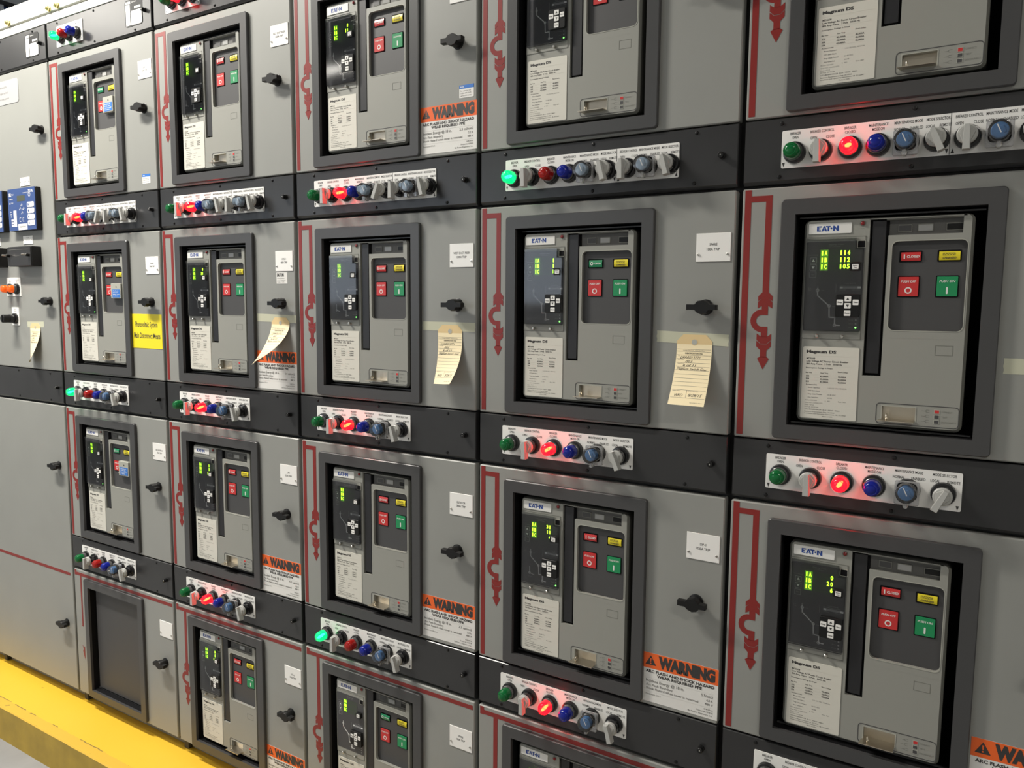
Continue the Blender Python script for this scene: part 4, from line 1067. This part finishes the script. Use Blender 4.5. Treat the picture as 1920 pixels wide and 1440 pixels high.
def tag_mesh(xt, zt, lean, dl, dr, L_=133.0, W_=67.0, curl=1.7, lines=True, pinch=0.0):
    def pos(u, s, off=0.0):
        t = max(0.0, (s - 20) / (L_ - 20)); a = u / W_
        dep = (dl * (1 - a) + dr * a) * t ** curl
        slope = (dl * (1 - a) + dr * a) / (L_ - 20)
        x = xt + u * (1 - pinch * t * t) + lean * t
        z = zt - s * (1 - 0.30 * min(1.0, slope * slope) * t)
        return (x, -0.9 - dep - off, z)
    def f():
        m = MB('tag_manila', 'tag_manila_dark', 'grommet', 'ink', 'ink_grey', 'mimic_red')
        NU, NS = 8, 22
        def grid(off, flip):
            b0 = len(m.v)
            for j in range(NS + 1):
                s = L_ * j / NS
                ins = max(0.0, 12 - s) if s < 12 else 0
                for i in range(NU + 1): m.v.append(pos(ins + (W_ - 2 * ins) * i / NU, s, off))
            for j in range(NS):
                for i in range(NU):
                    q = (b0 + j * (NU + 1) + i, b0 + j * (NU + 1) + i + 1, b0 + (j + 1) * (NU + 1) + i + 1, b0 + (j + 1) * (NU + 1) + i)
                    m.f.append(q[::-1] if flip else q); m.m.append(1 if j < 3 else 0)
            return b0
        b1 = grid(0.25, False); b2 = grid(0.0, True)
        N1 = NU + 1
        per = [i for i in range(N1)] + [j * N1 + NU for j in range(1, NS + 1)] + [NS * N1 + i for i in range(NU - 1, -1, -1)] + [j * N1 for j in range(NS - 1, 0, -1)]
        for k in range(len(per)):
            a_, b_ = per[k], per[(k + 1) % len(per)]; m.f.append((b1 + a_, b1 + b_, b2 + b_, b2 + a_)); m.m.append(0)
        def wp(off): return lambda X, Zz: pos(X, -Zz, off)
        def disc(u, s, r_, mm, off):
            b0 = len(m.v); m.v += [pos(u + r_ * cos(2 * pi * k / 16), s + r_ * sin(2 * pi * k / 16), off) for k in range(16)]; m.f.append(tuple(range(b0, b0 + 16))); m.m.append(m.mi(mm))
        disc(W_ / 2, 14, 6.4, 'tag_manila_dark', .45); disc(W_ / 2, 14, 5.2, 'grommet', .6)
        def ln(s, u0=1.5, u1=W_ - 1.5, wd=.45):
            K = 8; b0 = len(m.v)
            for k in range(K + 1): u = u0 + (u1 - u0) * k / K; m.v += [pos(u, s - wd / 2, .5), pos(u, s + wd / 2, .5)]
            for k in range(K): m.f.append((b0 + 2 * k, b0 + 2 * k + 1, b0 + 2 * k + 3, b0 + 2 * k + 2)); m.m.append(m.mi('ink_grey'))
        for s in (27.5, 31.5, 38.5, 45.5, 53, 60, 67, 74.5, 82, 89, 96.5, 104, 119): ln(s)
        b0 = len(m.v); m.v += [pos(30, 104, .5), pos(30.5, 104, .5), pos(30.5, 118.5, .5), pos(30, 118.5, .5)]; m.f.append((b0, b0 + 1, b0 + 2, b0 + 3)); m.m.append(m.mi('ink_grey'))
        def tx(st, u0, u1, s, cap, mm='ink_grey', bold=0.0, sh=0.0): m.text(st, u0, u1, -s, cap, 0, mm, bold, sh, warp=wp(.55))
        tx('Cutler-Hammer  Asheville Plant', 13, 54, 28.6, 1.9); tx('IDENTIFICATION TAG', 17, 50, 33.6, 2.8, 'ink', .02)
        tx('G.O.', 4, 8, 39.6, 1.4); tx('G.O. ITEM', 4, 15, 46.6, 1.4); tx('QUANTITY', 4, 16, 54, 1.4); tx('DESCRIPTION', 4, 20, 61, 1.4); tx('SUBMITTED BY', 3, 19, 105.2, 1.4); tx('DATE SUBMITTED', 32, 52, 105.2, 1.4)
        tx('LVAR013771', 8, 47, 40.2, 4.8, 'ink', 0, .45); tx('003', 19, 32, 48, 4.4, 'ink', 0, .4); tx('6 of 11', 15, 40, 55.2, 4.2, 'ink', .01, .3); tx('Magnum Switch Gear', 4, 62, 62.4, 4.0, 'ink', 0, .4)
        tx('WRD', 9, 24, 111.5, 5.2, 'ink', 0, .4); tx('8/28/15', 34, 60, 110.5, 5.4, 'ink', 0, .4); tx('ND 47883-01 REV 1', 40, 62, 126.5, 1.5)
        return m
    return f
def idtag(c, r, label, **k):
    flat('identification_tag', c, r, tag_mesh(**k), label, 'tag', 'manila identification tags taped to the doors')
idtag(4, 1, 'manila identification tag taped on the SPARE door, handwriting readable', xt=378, zt=-235, lean=0, dl=42, dr=38)
idtag(3, 1, 'manila identification tag hanging curled on the WEST DUCT RISER door', xt=376, zt=-229, lean=4, dl=22, dr=44, curl=2.2, pinch=.1)
idtag(2, 1, 'manila identification tag curling far out over a warning label', xt=389, zt=-221, lean=-6, dl=62, dr=88, curl=1.5, pinch=.35)
idtag(0, 1, 'manila identification tag twisted narrow on the relay cabinet door', xt=292, zt=-260, lean=6, dl=8, dr=38, curl=1.3, pinch=.25)

# ------------------------------------------------------------------ things overhead
def tray():
    m = MB('tray_dark')
    m.box(-4730, -4670, 100, 2590, 3418, 3436)
    return m
t = bpy.data.objects.new('cable_tray', None); COL.objects.link(t); t.location = (-4.7, 0.1, 3.30); tag(t, 'cable tray with dark rail and white rungs near the ceiling above relay cabinet', 'cable tray')
off = (4700, -100, -3300)
part('rail', t, None, tray, off); part('rail', t, None, lambda: MB('tray_dark').box(-4730, -4670, 100, 2590, 3300, 3318), off)
part('back_strip', t, None, lambda: MB('logo_blue').box(-4728, -4722, 100, 2590, 3318, 3418), off)
for k in range(40): part('rung', t, 'rung', lambda: MB('tray_white').box(0, 8, 0, 20, 0, 100), (-4708 + off[0], 300 + 52 * k + off[1], 3318 + off[2]))
for i, (x, y, z, p) in enumerate(LIGHTS):
    t = bpy.data.objects.new('ceiling_light', None); COL.objects.link(t); t.location = (x, y, z)
    tag(t, ('white linear ceiling light in front of the second breaker column', 'white linear ceiling light beyond the relay cabinet', 'added white linear ceiling light along the far aisle, unseen', 'added white linear fill light behind the viewer, unseen')[i], 'ceiling light', 'linear ceiling lights')
    part('fixture_body', t, 'fixt', lambda: MB('fixture_white').box(-620, 620, -95, 95, 0, 70))
    part('suspension_rod', t, 'rodd', lambda: MB('screw_metal').box(-3, 3, -3, 3, 70, 500), (-500, 0, 0)); part('suspension_rod', t, 'rodd', None, (500, 0, 0))
